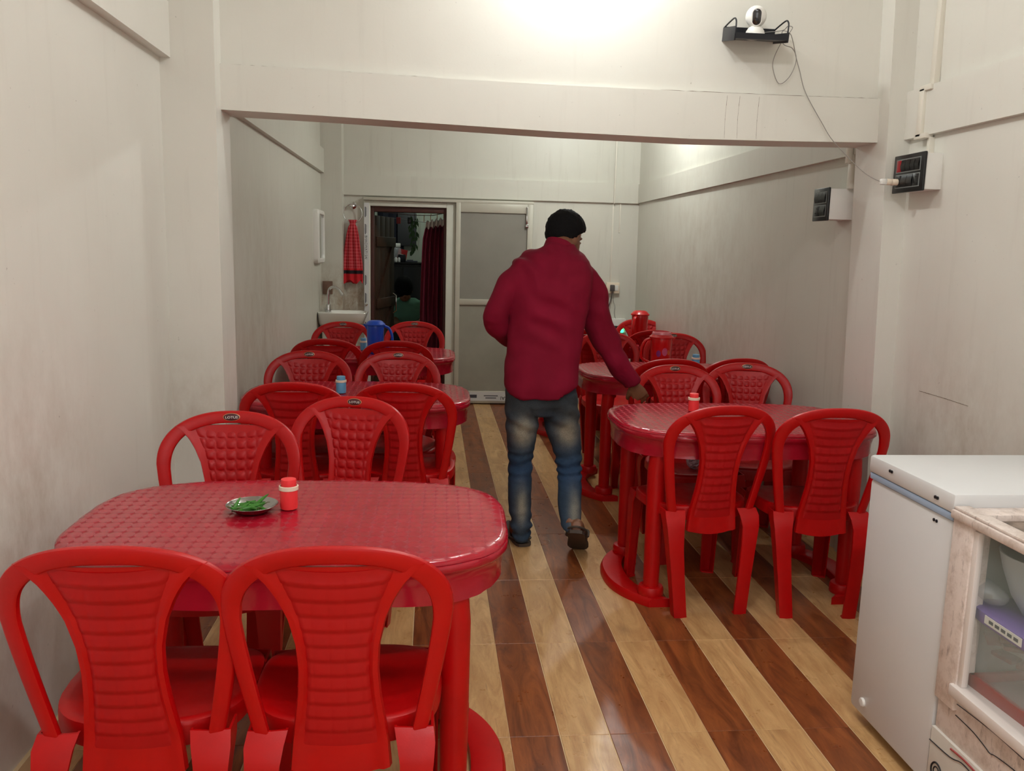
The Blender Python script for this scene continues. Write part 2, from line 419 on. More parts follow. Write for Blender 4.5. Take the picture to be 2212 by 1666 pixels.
for x_ in (1.235, 1.29, 1.375): seam('seam_line', [(x_, 3.6325, 2.09), (x_-.004, 3.6325, 2.0), (x_-.002, 3.6325, 1.915)], .0011, tb)
wr_ = bpy.data.objects['wall_right']
seam('scuff_mark', [(2.0445, 3.34, .879), (2.0445, 3.17, .879), (2.0445, 3.01, .876)], .0013, wr_)
# perimeter beams
sbox('trim_5', XL-.02, XL+.042, -1.6, 3.56, 2.125, 2.33, M['wall'])
slab('trim_6', [(1.99, -1.6, 1.925), (1.99, -1.6, 2.11), (1.99, 3.56, 1.925), (1.985, 3.56, 2.12), (2.1, -1.6, 1.925), (2.1, -1.6, 2.11), (2.1, 3.56, 1.925), (2.1, 3.56, 2.12)], M['wall'])
sbox('trim_7', -.99, -.935, 3.78, 7.62, 2.035, 2.235, M['wall_rear'])
sbox('trim_8', -.79, 1.9, 7.755, 7.80, 1.865, 2.04, M['wall_rear'])
slab('trim_9', [(1.95, 3.8, 1.90), (1.945, 3.8, 2.06), (1.862, 7.79, 1.868), (1.86, 7.79, 2.035), (2.1, 3.8, 1.90), (2.1, 3.8, 2.06), (2.1, 7.79, 1.868), (2.1, 7.79, 2.035)], M['wall_rear'])
sbox('baseboard_left', XL, XL+.012, -1.6, 3.55, 0, .07, M['grout'])
sbox('baseboard_left_rear', -.972, -.955, 3.78, 7.6, 0, .07, M['grout'])

# ================================================================ KITCHEN behind the doorway
sbox('floor_kitchen', -1.9, 1.2, 7.9, 10.4, -.12, -.001, mat('kitchen_floor', rgb(60, 56, 50), .5))
sbox('wall_kitchen_back', -1.9, 1.2, 10.2, 10.3, -.1, 2.6, M['kitchen_wall'])
sbox('wall_kitchen_left', -1.9, -1.8, 7.9, 10.3, -.1, 2.6, M['kitchen_wall'])
sbox('wall_kitchen_right', 1.1, 1.2, 7.9, 10.3, -.1, 2.6, M['kitchen_wall'])
sbox('ceiling_kitchen', -1.9, 1.2, 7.9, 10.3, 2.5, 2.6, M['kitchen_wall'])
# ================================================================ DOORWAY
d1 = thing('door_1', '', '', (0, 0, 0)); del d1['label']; del d1['category']; struct(d1)
fr = B().box(-.607, -.552, 7.735, 7.80, 0, 1.82, .004).box(.122, .206, 7.735, 7.80, 0, 1.82, .004).box(-.552, .122, 7.737, 7.80, 1.775, 1.82, .003)
fr.build('door_frame', M['alu_frame'], d1)
B().box(-.612, .90, 7.70, 7.785, 1.822, 1.848, .003).build('sliding_track', M['alu'], d1)
B().box(.115, .21, 7.775, 7.80, 1.80, 1.85).build('head_filler', M['alu'], d1)
wf = B().box(-.552, -.522, 7.765, 7.90, 0, 1.775, .003).box(.10, .122, 7.765, 7.90, 0, 1.775, .003).box(-.522, .10, 7.767, 7.90, 1.728, 1.775, .003)
wf.build('inner_wooden_frame', M['maroonwood'], d1)
tp = B().box(-.606, -.562, 7.7335, 7.7352, .05, 1.80).build('tape_strip', M['tape'], d1)
ex, ey, ez = (0, 0, -1), (1, 0, 0), (0, -1, 0)
text('lettering', 'BHAGWATI SAI', .031, M['ink'], tp, M4((-.590, 7.7333, 1.41), ex, ey, ez), .0003, .98)
for zz, tx in ((1.72, 'IIIIIIIIII'), (1.57, 'IIIIIIII'), (1.12, 'IIIIIIIIII'), (.96, 'IIIIIII'), (.70, 'IIIIIIIIII')):
    B().box(-.599, -.592, 7.7330, 7.7334, zz-.045, zz+.045).box(-.589, -.585, 7.7330, 7.7334, zz-.035, zz+.04).build('print_line', M['ink2'], tp)
B().lathe([(.008, 0), (.011, .01), (.006, .02), (.012, .03), (.004, .034)], 14).xf(Matrix.Translation((-.585, 7.733, .905)) @ Matrix.Rotation(PI/2, 4, 'X')).build('latch_knob', M['chrome'], d1)
# sliding door leaf
sd = thing('sliding_door', 'tall cream framed sliding door with two grey panels on the back wall', 'door', (0, 0, 0))
px0, px1 = .206, .897; pz = [.012, .132, .918, .970, 1.742, 1.825]
B().box(px0, px0+.042, 7.70, 7.732, .012, 1.825, .003).build('stile', M['alu'], sd)
B().box(px1-.048, px1, 7.70, 7.732, .012, 1.825, .003).build('stile', M['alu'], sd)
B().box(px0+.042, px1-.048, 7.702, 7.732, .012, .125, .003).build('rail', M['alu'], sd)
B().box(px0+.042, px1-.048, 7.702, 7.732, .918, .970, .003).build('rail', M['alu'], sd)
B().box(px0+.042, px1-.048, 7.702, 7.732, 1.742, 1.825, .003).build('rail', M['alu'], sd)
B().box(px0+.04, px1-.046, 7.716, 7.724, .97, 1.745).build('door_panel', M['panel'], sd)
B().box(px0+.04, px1-.046, 7.716, 7.724, .12, .92).build('door_panel', M['panel_low'], sd)
bk = B().box(px1-.062, px1-.048, 7.692, 7.702, 1.64, 1.80, .002).box(px1-.066, px1-.040, 7.688, 7.70, 1.62, 1.65, .002)
bk.build('bolt', M['chrome'], sd)
st = B().box(px0+.05, px1-.05, 7.7012, 7.7022, .035, .118).build('tape_strip', M['tape'], sd)
text('lettering', 'BHAGWATI SAI', .047, M['ink'], st, M4((.80, 7.7009, .062), (-1, 0, 0), (0, 0, -1), (0, -1, 0)), .0003)
for a, b_, c, d in ((.33, .42, .062, .092), (.485, .615, .078, .086), (.50, .60, .058, .066)):
    B().box(a, b_, 7.7006, 7.7012, c, d).build('print_line', M['ink2'], st)
# wooden plank door standing open inside
wd = thing('plank_door', 'dark brown braced plank door standing open inside the kitchen doorway', 'door', (-.52, 7.93, 0), math.radians(76))
for k in range(4): B().box(k*.15+.002, k*.15+.148, 0, .02, .02, 1.70, .002).build('plank', M['wood'], wd)
for zz in (.3, .85, 1.42): B().box(.01, .59, -.02, 0, zz, zz+.09, .003).build('ledge', M['wood'], wd)
for z0, z1 in ((.39, .85), (.94, 1.42)):
    v = [(.03, -.018, z0), (.12, -.018, z0), (.56, -.018, z1), (.47, -.018, z1), (.03, 0, z0), (.12, 0, z0), (.56, 0, z1), (.47, 0, z1)]
    meshobj('brace', v, [(0, 1, 2, 3), (4, 7, 6, 5), (0, 4, 5, 1), (1, 5, 6, 2), (2, 6, 7, 3), (3, 7, 4, 0)], M['wood'], wd, False)
B().tube([(.5, -.02, .78), (.5, -.05, .80), (.5, -.05, .95), (.5, -.02, .97)], .007, 8).build('handle', M['steel'], wd)
# curtain
def curtain():
    t = thing('curtain', 'long maroon curtain with a white heading bunched at the doorway', 'curtain', (0, 7.97, 0))
    def surf(z0, z1, name, m, n=40, rows=14):
        v = []; f = []
        for i in range(rows+1):
            z = z0+(z1-z0)*i/rows
            for j in range(n+1):
                u = j/n; sp = interp([(.0, 1.0), (.9, 1.0), (1.5, .92), (1.72, .76)], z)
                x = .130-(1-u)*.24*sp
                y = .028*math.sin(u*5.5*2*PI+.6*math.sin(z*2))+.012*math.sin(u*23+z*3)
                zz = z - (.045*(1-u) if z > 1.55 else .02*(1-u)) + .012*math.sin(u*30)*(z > 1.6)
                v.append((x, y, zz))
        for i in range(rows):
            for j in range(n): a = i*(n+1)+j; f.append((a, a+1, a+n+2, a+n+1))
        o = meshobj(name, v, f, m, t); s = o.modifiers.new('s', 'SOLIDIFY'); s.thickness = .003; return o
    surf(.02, 1.635, 'cloth', M['curtain'])
    surf(1.635, 1.70, 'heading', M['curtain_w'], rows=4)
    for k in range(4): B().tube([(-.08+.06*k, .0, 1.655+.012*k), (-.08+.06*k, .0, 1.70+.01*k), (-.075+.06*k, .02, 1.715+.01*k)], .0035, 6).build('curtain_hook', M['gold'], t)
curtain()
tag(B().tube([(-.50, 7.985, 1.735), (-.2, 7.99, 1.712), (.0, 7.99, 1.715), (.105, 7.99, 1.738)], .0035, 6).build('curtain_line', M['wiredark']), 'dark cord strung across the top of the kitchen doorway', 'cord')
# things in the kitchen
cb = thing('kitchen_cabinet', 'tall black cabinet in the kitchen with a jar and boxes on top', 'cabinet', (-.25, 9.92, 0))
B().box(-.55, .40, -.24, .24, .04, 1.235, .01).build('body', M['deepblack'], cb)
B().box(-.57, .42, -.26, .25, 1.235, 1.25, .004).build('top', M['deepblack'], cb)
B().box(-.54, -.08, -.255, -.24, .08, 1.20, .004).build('door', M['deepblack'], cb)
B().box(-.07, .39, -.255, -.24, .08, 1.20, .004).build('door', M['deepblack'], cb)
jr = thing('glass_jar', 'clear storage jar with pale lid on the black kitchen cabinet', 'jar', tuple(at(853, 540, 9.85).xy)+(1.251,))
B().lathe([(.07, 0), (.075, .01), (.078, .12), (.07, .15), (.055, .165), (.055, .17), (.001, .17)], 20).build('body', M['clear'], jr)
B().lathe([(.06, .165), (.064, .17), (.064, .205), (.06, .21), (.0, .21)], 20).build('lid', M['white'], jr)
rb = thing('red_box', 'red carton with a pale picture leaning by the jar in the kitchen', 'box', tuple(at(865, 545, 9.83).xy)+(1.251,), .2)
B().box(-.045, .06, 0, .05, .005, .145, .003).xf(Matrix.Rotation(.18, 4, 'Y')).build('body', M['redtray'], rb)
B().box(-.02, .04, -.002, 0, .06, .09).xf(Matrix.Rotation(.18, 4, 'Y')).build('picture', M['cream'], rb)
dk = at(868, 548, 9.76)
tag(B().lathe([(.04, 0), (.045, .01), (.045, .075), (.04, .085), (.0, .085)], 18).build('dark_tin', M['blackmetal'], loc=(dk.x, 9.76, 1.251)), 'small dark round tin in front of the red carton in the kitchen', 'tin')
eg = at(850, 548, 9.75)
for k in range(4):
    e = thing('white_cup', ('leftmost white cup before the kitchen jar, by the plank door', 'second white cup from the plank door before the kitchen jar', 'third white cup from the plank door before the kitchen jar', 'rightmost white cup of the row, next to the red carton')[k], 'cup', (eg.x-.045+.037*k, 9.73, 1.251), 0, 'white cups in a row on the kitchen cabinet')
    B().lathe([(.012, 0), (.016, .004), (.017, .04), (.010, .052), (.0, .055)], 12).build('body', M['white'], e)
kb = at(885, 548, 9.8)
tag(B().box(-.07, .07, -.04, .04, 0, .018, .006).box(-.05, .02, -.03, .02, .018, .028, .004).build('folded_pouch', M['ink2'], loc=(kb.x+.02, 9.8, 1.251)), 'flat grey pouch lying beside the red carton in the kitchen', 'pouch')
g = thing('leaf_garland', 'green leafy garland hanging above the kitchen cabinet', 'garland', tuple(at(894, 466, 9.1)))
B().tube(smoothpath([(0, 0, .05), (.01, 0, -.05), (-.01, 0, -.2), (-.03, 0, -.42)], 5), .003, 6).build('string', M['wiredark'], g)
lf = B()
for k in range(46):
    z = -random.random()*.36; x = (random.random()-.5)*.09*(1+z*1.4); a = random.random()*6.3; L = .05+.03*random.random()
    p = Vector((x, (random.random()-.5)*.06, z)); d = Vector((.35*math.cos(a), .35*math.sin(a), -1)).normalized(); s_ = d.cross(Vector((0, 1, 0))).normalized()*.012
    lf.add([p, p+d*L*.5+s_, p+d*L, p+d*L*.5-s_, p+d*L*.5+Vector((0, .004, 0))], [(0, 1, 4), (1, 2, 4), (2, 3, 4), (3, 0, 4)])
o = lf.build('leaves', M['green'], g); o['kind'] = 'stuff'
nc = at(846, 500, 9.4)
nb = B()
rr = []
for i in range(9):
    z = 2.3-1.02*i/8; rr.append([(-.16+.030*j, .012*math.sin(j*1.7+i*.3), z) for j in range(11)])
nb.loft(rr, False, False)
o = nb.build('dark_blue_cloth', M['navy'], loc=(at(846, 500, 10.17).x, 10.178, 0)); o.modifiers.new('s', 'SOLIDIFY').thickness = .004
tag(o, 'dark blue cloth hanging in the kitchen beside the plank door', 'cloth')
gb = at(879, 494, 10.15)
tag(B().box(-.11, .11, -.03, .02, -.20, .18, .01).build('grey_board', mat('grey_board', rgb(58, 58, 60), .6), loc=(gb.x, 10.17, gb.z)), 'dark grey board on the kitchen wall above the cabinet', 'board')
cl = thing('clothes_line', 'thin line with dark pegs strung across the kitchen', 'clothesline', (0, 9.1, 0))
a0, a1 = at(838, 470, 9.1), at(962, 486, 9.1)
B().tube([Vector((-1.8, 0, a0.z+.06)), Vector((a0.x, 0, a0.z)), Vector((a1.x, 0, a1.z)), Vector((1.1, 0, a1.z-.02))], .003, 6).build('line', M['wiredark'], cl)
for px in (861, 885): 
    q = at(px, 476, 9.1); B().box(q.x-.022, q.x+.022, -.02, .02, q.z-.035, q.z+.03, .004).build('peg', M['redtray'] if px == 861 else M['black'], cl)
for nm, px, py, YY, r in (('white_sack', 845, 680, 9.0, .075), ('white_sack', 838, 660, 9.15, .05)):
    q = at(px, py, YY); b = B(); b.ball((0, 0, 0), (r, r*.8, r*1.1), 16)
    b.v = [v*(1+.12*mnoise.noise(v*18)) for v in b.v]
    tag(b.build(nm, mat('sack_cloth', rgb(140, 150, 146), .9) if nm+'x' not in M else M['white'], loc=tuple(q)), 'rounded pale bundle beside the seated person' if r > .06 else 'smaller pale bundle above the rounded one in the kitchen', 'bundle')
q = at(850, 700, 9.0)
tag(B().box(-.35, .05, -.2, .2, 0, q.z-.02, .01).build('low_kitchen_shelf', M['deepblack'], loc=(q.x, 9.05, 0)), 'low black shelf under the pale bundles in the kitchen', 'shelf')

# ================================================================ CHAIRS
def arch_pts(W_, H_, z0, n, zbase, wbase, cnt=26):
    pts = []
    side = []
    for i in range(6):
        z = zbase+(z0-zbase)*i/6; side.append((W_-(W_-wbase)*((z0-z)/(z0-zbase))**1.2, z))
    arc = []
    for i in range(cnt+1):
        a = PI/2*i/cnt
        arc.append((W_*max(math.cos(a), 0)**(2/n), z0+H_*math.sin(a)**(2/n)))
    half = side+arc
    return [(-x, z) for x, z in half]+[(x, z) for x, z in reversed(half[:-1])]
def yb(x, z): return -.200-max(0, z-.42)*.200-(.03*max(0, z-.72)/.14)*.4+.62*x*x
def strip(b, A, Bp, t):
    rings = []
    for (xa, za), (xb, zb_) in zip(A, Bp):
        ring = []
        for s, o in ((0, 0), (.05, .38), (.16, .5), (.84, .5), (.95, .38), (1, 0), (.95, -.38), (.84, -.5), (.16, -.5), (.05, -.38)):
            x = xa+(xb-xa)*s; z = za+(zb_-za)*s; ring.append(Vector((x, yb(x, z)+o*t, z)))
        rings.append(ring)
    return b.loft(rings)
SW = [(.345, .106), (.40, .101), (.46, .093), (.52, .085), (.58, .081), (.64, .084), (.70, .097), (.75, .118), (.79, .144), (.83, .19)]
QW = [(.40, .080), (.46, .073), (.52, .066), (.58, .062), (.64, .065), (.70, .077), (.76, .096), (.815, .118)]
def make_chair():
    t = thing('plastic_chair', 'x', 'chair')
    R_ = M['red']
    b = B(); A = arch_pts(.230, .160, .705, 2.35, .415, .180); I = arch_pts(.188, .140, .685, 2.5, .415, .146)
    strip(b, A, I, .022)
    b.build('back_frame', R_, t)
    b = B(); zs = [.345+.475*i/24 for i in range(25)]
    L = [(-interp(SW, z), z-.012*0) for z in zs]; Rr = [(interp(SW, z), z) for z in zs]
    rings = []
    for (xa, z), (xb, _) in zip(L, Rr):
        ring = []
        for s in (0, .02, .08, .13, .25, .38, .5, .62, .75, .87, .92, .98, 1): 
            x = xa+(xb-xa)*s; o = 0 if s in (0, 1) else .0115 if s in (.02, .08, .92, .98) else .004; dz = -.018*(1-(2*s-1)**2) if z < .4 else 0
            ring.append(Vector((x, yb(x, z)+o, z+dz)))
        for s in (.98, .92, .87, .75, .62, .5, .38, .25, .13, .08, .02):
            x = xa+(xb-xa)*s; o = .0115 if s in (.02, .08, .92, .98) else .004; dz = -.018*(1-(2*s-1)**2) if z < .4 else 0
            ring.append(Vector((x, yb(x, z)-o, z+dz)))
        rings.append(ring)
    b.loft(rings).build('back_splat', R_, t)
    # quilted panel
    nu, nv = 7, 12; su, sv = 8, 6; v = []; f = []; cols, rows = nu*su, nv*sv
    for side in (1, -1):
        for i in range(rows+1):
            vv = i/rows; z = .400+.415*vv
            w = interp(QW, z)
            for j in range(cols+1):
                uu = j/cols; x = w*(2*uu-1); zc = z-.007*(1-(x/.1)**2)
                edge = min(uu, 1-uu, vv, 1-vv)*14; ed = min(1, edge)
                cu = abs(math.cos(PI*x/.0325)); cv = abs(math.sin(PI*vv*nv))
                if side > 0:
                    h = .0065*(cu*cv)**.5; hb = max(0, 1-(cu*cu+cv*cv)*9); h += .0040*hb
                else:
                    fv = (vv*nv) % 1; h = .0058*(1-fv)**.8*(.60+.40*cu**.35)*min(1, fv*7)+.001
                v.append((x, yb(x, z)+side*(.0042+h*ed-.0006*(1-ed)), min(zc, .824)))
    n1 = (rows+1)*(cols+1)
    for s in (0, n1):
        for i in range(rows):
            for j in range(cols):
                a = s+i*(cols+1)+j; f.append((a, a+1, a+cols+2, a+cols+1))
    for i in range(rows):
        for j in (0, cols): a = i*(cols+1)+j; f.append((a, a+cols+1, a+cols+1+n1, a+n1))
    for j in range(cols):
        for i in (0, rows): a = i*(cols+1)+j; f.append((a, a+1, a+1+n1, a+n1))
    meshobj('quilted_panel', v, f, M['redp'], t, ang=70)
    # seat
    def outline(a):
        c, s_ = math.cos(a), math.sin(a); n = 3.2
        x = math.copysign(abs(c)**(2/n), c); y = math.copysign(abs(s_)**(2/n), s_)
        wx = .212-.020*(y < 0)*abs(y)**1.5
        return x*wx, y*.194+.018
    b = B(); rings = []; K = 44
    prof = [(.02, -.014), (.3, -.013), (.55, -.010), (.75, -.005), (.88, .001), (.95, .003), (.99, -.001), (1.0, -.010), (1.0, -.034), (.985, -.036), (.965, -.015), (.85, -.012), (.5, -.022), (.02, -.024)]
    for fr_, dz_ in prof:
        rings.append([Vector((outline(2*PI*k/K)[0]*fr_, outline(2*PI*k/K)[1]*fr_, .432+dz_-(.014*max(0, outline(2*PI*k/K)[1]*fr_-.12)/.08)-(.02*abs(math.sin(2*PI*k/K)) if dz_ < -.03 else 0))) for k in range(K)])
    b.loft(rings).build('seat', R_, t, ang=50)
    # legs : angled channels
    def leg(path, wid, dep, sx, sy):
        b = B(); rings = []
        for (x, y, z), w, d in zip(path, wid, dep):
            th = .005; p = Vector((x, y, z))
            L = [(0, 0), (-sx*w*.5, -sy*.004), (-sx*w, 0), (-sx*w, sy*.010), (-sx*(w-th), sy*.010), (-sx*(w-th), sy*th), (-sx*w*.5, sy*(th-.004)), (-sx*th, sy*th), (-sx*th, sy*d), (0, sy*d)]
            rings.append([p+Vector((a, c, 0)) for a, c in L])
        b.loft(rings)
        x, y, z = path[-1]; w = wid[-1]; d = dep[-1]
        b.add([(x, y, .0), (x-sx*w, y, .0), (x-sx*w, y+sy*.02, .0), (x-sx*w*.4, y+sy*d*.9, .0), (x, y+sy*d, .0),
               (x, y, .006), (x-sx*w, y, .006), (x-sx*w, y+sy*.02, .006), (x-sx*w*.4, y+sy*d*.9, .006), (x, y+sy*d, .006)],
              [(0, 1, 2, 3, 4), (9, 8, 7, 6, 5), (0, 5, 6, 1), (1, 6, 7, 2), (2, 7, 8, 3), (3, 8, 9, 4), (4, 9, 5, 0)])
        b.build('leg', R_, t, ang=30)
    for s in (-1, 1):
        P = [(s*.192, -.190, .425), (s*.196, -.212, .40), (s*.193, -.226, .36), (s*.183, -.230, .28), (s*.168, -.236, .15), (s*.153, -.244, 0)]
        leg(P, [.082, .080, .070, .060, .054, .052], [.06, .06, .055, .05, .045, .04], s, 1)
        P = [(s*.205, .188, .415), (s*.208, .200, .36), (s*.206, .208, .2), (s*.206, .222, 0)]
        leg(P, [.085, .070, .055, .048], [.07, .055, .045, .04], s, -1)
    # badge
    bd = B(); zc = .846; K = 28
    yy = yb(0, zc)+.0112; tl = Matrix.Translation((0, yy, zc)) @ Matrix.Rotation(.2, 4, 'X')
    def ell(a, c, y0, y1): return [[Vector((a*q*math.cos(2*PI*k/K), y, c*q*math.sin(2*PI*k/K))) for k in range(K)] for q, y in ((1, y0), (1, y1), (.92, y1+.0006))]
    e = B().loft(ell(.0275, .0135, -.002, .0006)).xf(tl).build('badge', M['gold'], t)
    e2 = B().loft(ell(.0255, .0118, .0006, .0014)).xf(tl).build('badge_face', M['badge'], e)
    text('lettering', 'LOTUS', .0115, M['white'], e, tl @ M4((0, .0023, -.0015), (-1, 0, 0), (0, 0, 1), (0, 1, 0)), .0004, 1.15)
    return t
chair0 = make_chair()
used = [False]
def chair(xa, Ya, facing, rz, label, group, tilt=0, sc=1.):
    """xa, Ya : where the top of the back stands; facing 1 = away from the camera"""
    c = chair0 if not used[0] else dup(chair0)
    used[0] = True
    a = (0 if facing > 0 else PI)+math.radians(rz)
    off = Vector((0, .285, 0)); off.rotate(Matrix.Rotation(a, 3, 'Z'))
    c.location = (xa+off.x, Ya+off.y, 0); c.rotation_euler = (0, 0, a)
    tag(c, label, 'chair', group); return c
G1, G2 = 'red plastic chairs at the left-hand tables', 'red plastic chairs at the right-hand tables'
chair(-.60, 1.575, 1, 0, 'red plastic chair nearest the left wall in front of the front-left table', G1)
chair(-.18, 1.565, 1, 0, 'red plastic chair in front of the front-left table, nearer the aisle', G1)
chair(-.665, 2.86, -1, 3, 'red plastic chair with gold-rimmed badge facing us behind the front-left table', G1)
chair(-.285, 3.16, -1, -14, 'red plastic chair turned slightly, pushed back behind the front-left table', G1)
chair(-.572, 3.52, 1, 0, 'red plastic chair back seen beside the left pillar at the second table', G1)
chair(-.120, 3.53, 1, -4, 'red plastic chair on the aisle side of the second left table, back to us', G1)
chair(-.648, 4.56, -1, 2, 'red plastic chair with badge facing us by the left wall behind the second table', G1)
chair(-.178, 4.57, -1, 0, 'red plastic chair facing us on the aisle side behind the second left table', G1)
chair(-.640, 5.19, 1, 0, 'red plastic chair by the left wall at the third table, back to us', G1)
chair(-.213, 5.14, 1, 0, 'red plastic chair directly before the blue jug, back to us', G1)
chair(-.655, 6.36, -1, 0, 'red plastic chair facing us just below the washbasin', G1)
chair(-.130, 6.48, -1, 0, 'red plastic chair facing us in front of the kitchen doorway', G1)
chair(1.122, 3.06, 1, 6, 'red plastic chair in front of the front-right table, nearer the man', G2)
chair(1.542, 3.02, 1, -3, 'red plastic chair in front of the front-right table, beside the freezer', G2)
chair(1.235, 4.17, -1, 2, 'red plastic chair with badge gripped by the standing man', G2)
chair(1.655, 4.28, -1, -14, 'red plastic chair with badge facing us near the right pillar', G2)
chair(1.300, 4.44, 1, 0, 'red plastic chair back to us, half hidden behind the one the man grips', G2)
chair(1.70, 4.50, 1, 8, 'red plastic chair half hidden behind the one near the right pillar', G2)
chair(1.235, 5.90, -1, 0, 'red plastic chair facing us, seen beside the elbow of the standing man', G2)
chair(1.715, 5.88, -1, 0, 'red plastic chair facing us behind the red jug with coloured dots', G2)
chair(1.645, 6.10, 1, 0, 'red plastic chair back to us, before the farthest right table', G2)
chair(1.17, 6.10, 1, 0, 'red plastic chair mostly hidden behind the standing man at the far table', G2)
chair(1.772, 7.10, -1, 0, 'farthest red plastic chair on the right, behind the plain red jug', G2)

# ================================================================ TABLES with fitted vinyl covers
def sup(a, b, n, k, K): 
    t = 2*PI*k/K; c, s = math.cos(t), math.sin(t)
    return math.copysign(abs(c)**(2/n), c)*a, math.copysign(abs(s)**(2/n), s)*b
HA, HB = .53, .352
def make_table():
    t = thing('dining_table', 'x', 'table'); R_ = M['red']; K = 72
    prof = [(-.04, .690), (-.02, .722), (-.008, .724), (-.006, .716), (-.006, .700), (-.014, .694), (-.022, .640), (-.026, .628), (-.032, .628), (-.032, .69)]
    def rg(off, z): return [Vector((sup(HA+off, HB+off, 3.4, k, K)[0], sup(HA+off, HB+off, 3.4, k, K)[1], z)) for k in range(K)]
    B().loft([rg(o, z) for o, z in [(-.3, .724)]+prof[1:]+[(-.3, .69)]]).build('tabletop', R_, t)
    for sx in (-1, 1):
        b = B().box(sx*.385-.03, sx*.385+.03, -.27, .27, .60, .69, .008); b.build('apron', R_, t)
        for sy in (-1, 1):
            b = B(); x = sx*.402; y = sy*.245
            b.tube([(x-sx*.01, y, .665), (x, y, .55), (x, y, .3), (x, y, .05)], [.037, .036, .034, .031], 20)
            b.build('leg', R_, t)
            B().lathe([(.05, .028), (.052, .034), (.052, .06), (.047, .07), (.036, .072)], 20, (x, y, 0)).build('leg_socket', R_, t)
        b = B(); rings = []
        for i in range(25):
            u = -1+2*i/24; y = u*.31; xc = sx*(.500-.125*abs(u)**2.4); w = .047
            ring = [(xc-sx*w, y, 0), (xc+sx*w, y, 0), (xc+sx*w*1.02, y, .016), (xc+sx*w*.92, y, .028), (xc+sx*w*.80, y, .036), (xc-sx*w*.8, y, .036), (xc-sx*w, y, .03)]
            rings.append([Vector(q) for q in ring])
        b.loft(rings).build('foot', R_, t)
    return t
def make_cover():
    K = 120; rings = []
    prof = [(-.34, .7292), (-.2, .7300), (-.12, .7300), (-.06, .7302), (-.03, .7304), (-.014, .7300), (-.005, .7280), (.001, .7230), (.002, .7170), (-.0005, .7160), (.003, .7140), (.004, .700), (-.002, .693), (-.006, .686), (-.010, .665), (-.012, .640), (-.011, .622), (-.016, .622), (-.016, .66)]
    for i, (o, z) in enumerate(prof):
        r = []
        for k in range(K):
            x, y = sup(HA+o, HB+o, 3.4, k, K); w = 0; wz = 0
            if i >= 6:
                p = Vector((x*9, y*9, z*16)); w = .0030*mnoise.noise(p)+.0022*mnoise.noise(p*3.1)
                if z < .65: wz = .006*mnoise.noise(Vector((x*5, y*5, 3)))
            elif i >= 3: wz = .0012*mnoise.noise(Vector((x*30, y*30, 1)))
            d = Vector((x, y, 0)).normalized()*w*(1.5 if z < .68 else 1)
            r.append(Vector((x, y, z+wz))+d)
        rings.append(r)
    return B().loft(rings).build('tablecloth', M['vinyl'], ang=60)
table0 = make_table(); cover0 = make_cover(); first = [True]
def table(x, Y, rz, lab, labc, a=1.):
    t = table0 if first[0] else dup(table0); c = cover0 if first[0] else dup(cover0)
    first[0] = False
    for o in (t, c): o.location = (x, Y, 0); o.rotation_euler = (0, 0, math.radians(rz)); o.scale = (a, 1, 1)
    tag(t, lab, 'table', 'red plastic dining tables'); tag(c, labc, 'tablecloth', 'red vinyl table covers')
table(-.343, 2.15, -1, 'red plastic table standing front left, nearest the camera', 'dark red vinyl cover on the front-left table, under the steel plate', 1.02)
table(-.345, 4.05, 0, 'red plastic table second in the left row, beyond the left pillar', 'dark red vinyl cover on the second left table, glossy at its aisle corner')
table(-.375, 5.64, 0, 'red plastic table farthest in the left row, near the washbasin', 'dark red vinyl cover on the third left table, under the blue jug')
table(1.325, 3.50, 0, 'red plastic table front right, between freezer and standing man', 'dark red vinyl cover with shiny star pattern on the front-right table', 1.03)
table(1.41, 4.96, 0, 'red plastic table second on the right, behind the gripped chair', 'dark red vinyl cover on the second right table, under the dotted red jug')
table(1.35, 6.62, 0, 'red plastic table farthest right, below the wall socket', 'dark red vinyl cover on the farthest right table, under the plain red jug')
TZ = .7312
# ================================================================ THINGS ON THE TABLES
def shaker(x, y, m, lab, s=1.):
    t = thing('salt_shaker', lab, 'shaker', (x, y, TZ), 0, 'small table shakers'); K = 26
    B().lathe([(.017*s, 0), (.0205*s, .002), (.0215*s, .010), (.0215*s, .052), (.021*s, .056), (0, .056)], K).build('body', m, t)
    B().lathe([(.0215*s, .052), (.0235*s, .053), (.0235*s, .063), (.0215*s, .064), (.0205*s, .064), (.0205*s, .056)], K).build('collar', M['cream'], t)
    B().lathe([(.0175*s, .056), (.0185*s, .064), (.0185*s, .078), (.0178*s, .081), (.010*s, .0825), (0, .0828)], K).build('cap', m, t)
    return t
q = at(622, 1096, 2.2)
shaker(-.372, 2.21, M['pinkred'], 'bright red shaker with white collar beside the steel plate of chillies', 1.08)
shaker(-.425, 4.02, M['skyblue'], 'light blue shaker with white collar on the second left table', 1.1)
shaker(1.165, 3.62, M['pinkred'], 'bright red shaker half hidden behind the chair on the front-right table', 1.1)
shaker(1.625, 5.06, M['skyblue'], 'light blue shaker beside the dotted red jug', 1.15)
shaker(-.455, 5.72, M['skyblue'], 'light blue shaker mostly hidden to the left of the blue jug', 1.0)
pl = thing('steel_plate', 'oval stainless steel dish of green chillies on the front-left table', 'dish', (-.462, 2.185, TZ), .1)
B().lathe([(.030, 0), (.040, .001), (.052, .010), (.063, .020), (.066, .0215), (.067, .0205), (.064, .018), (.054, .0075), (.041, -.0), (.03, -.0005)][:4]+[(.0655, .022), (.0665, .0212), (.0650, .0195), (.0630, .0192)][:2]+[(.0635, .0208), (.0525, .0118), (.041, .0028), (.0, .0025)], 48).build('dish', M['steel'], pl)
random.seed(11)
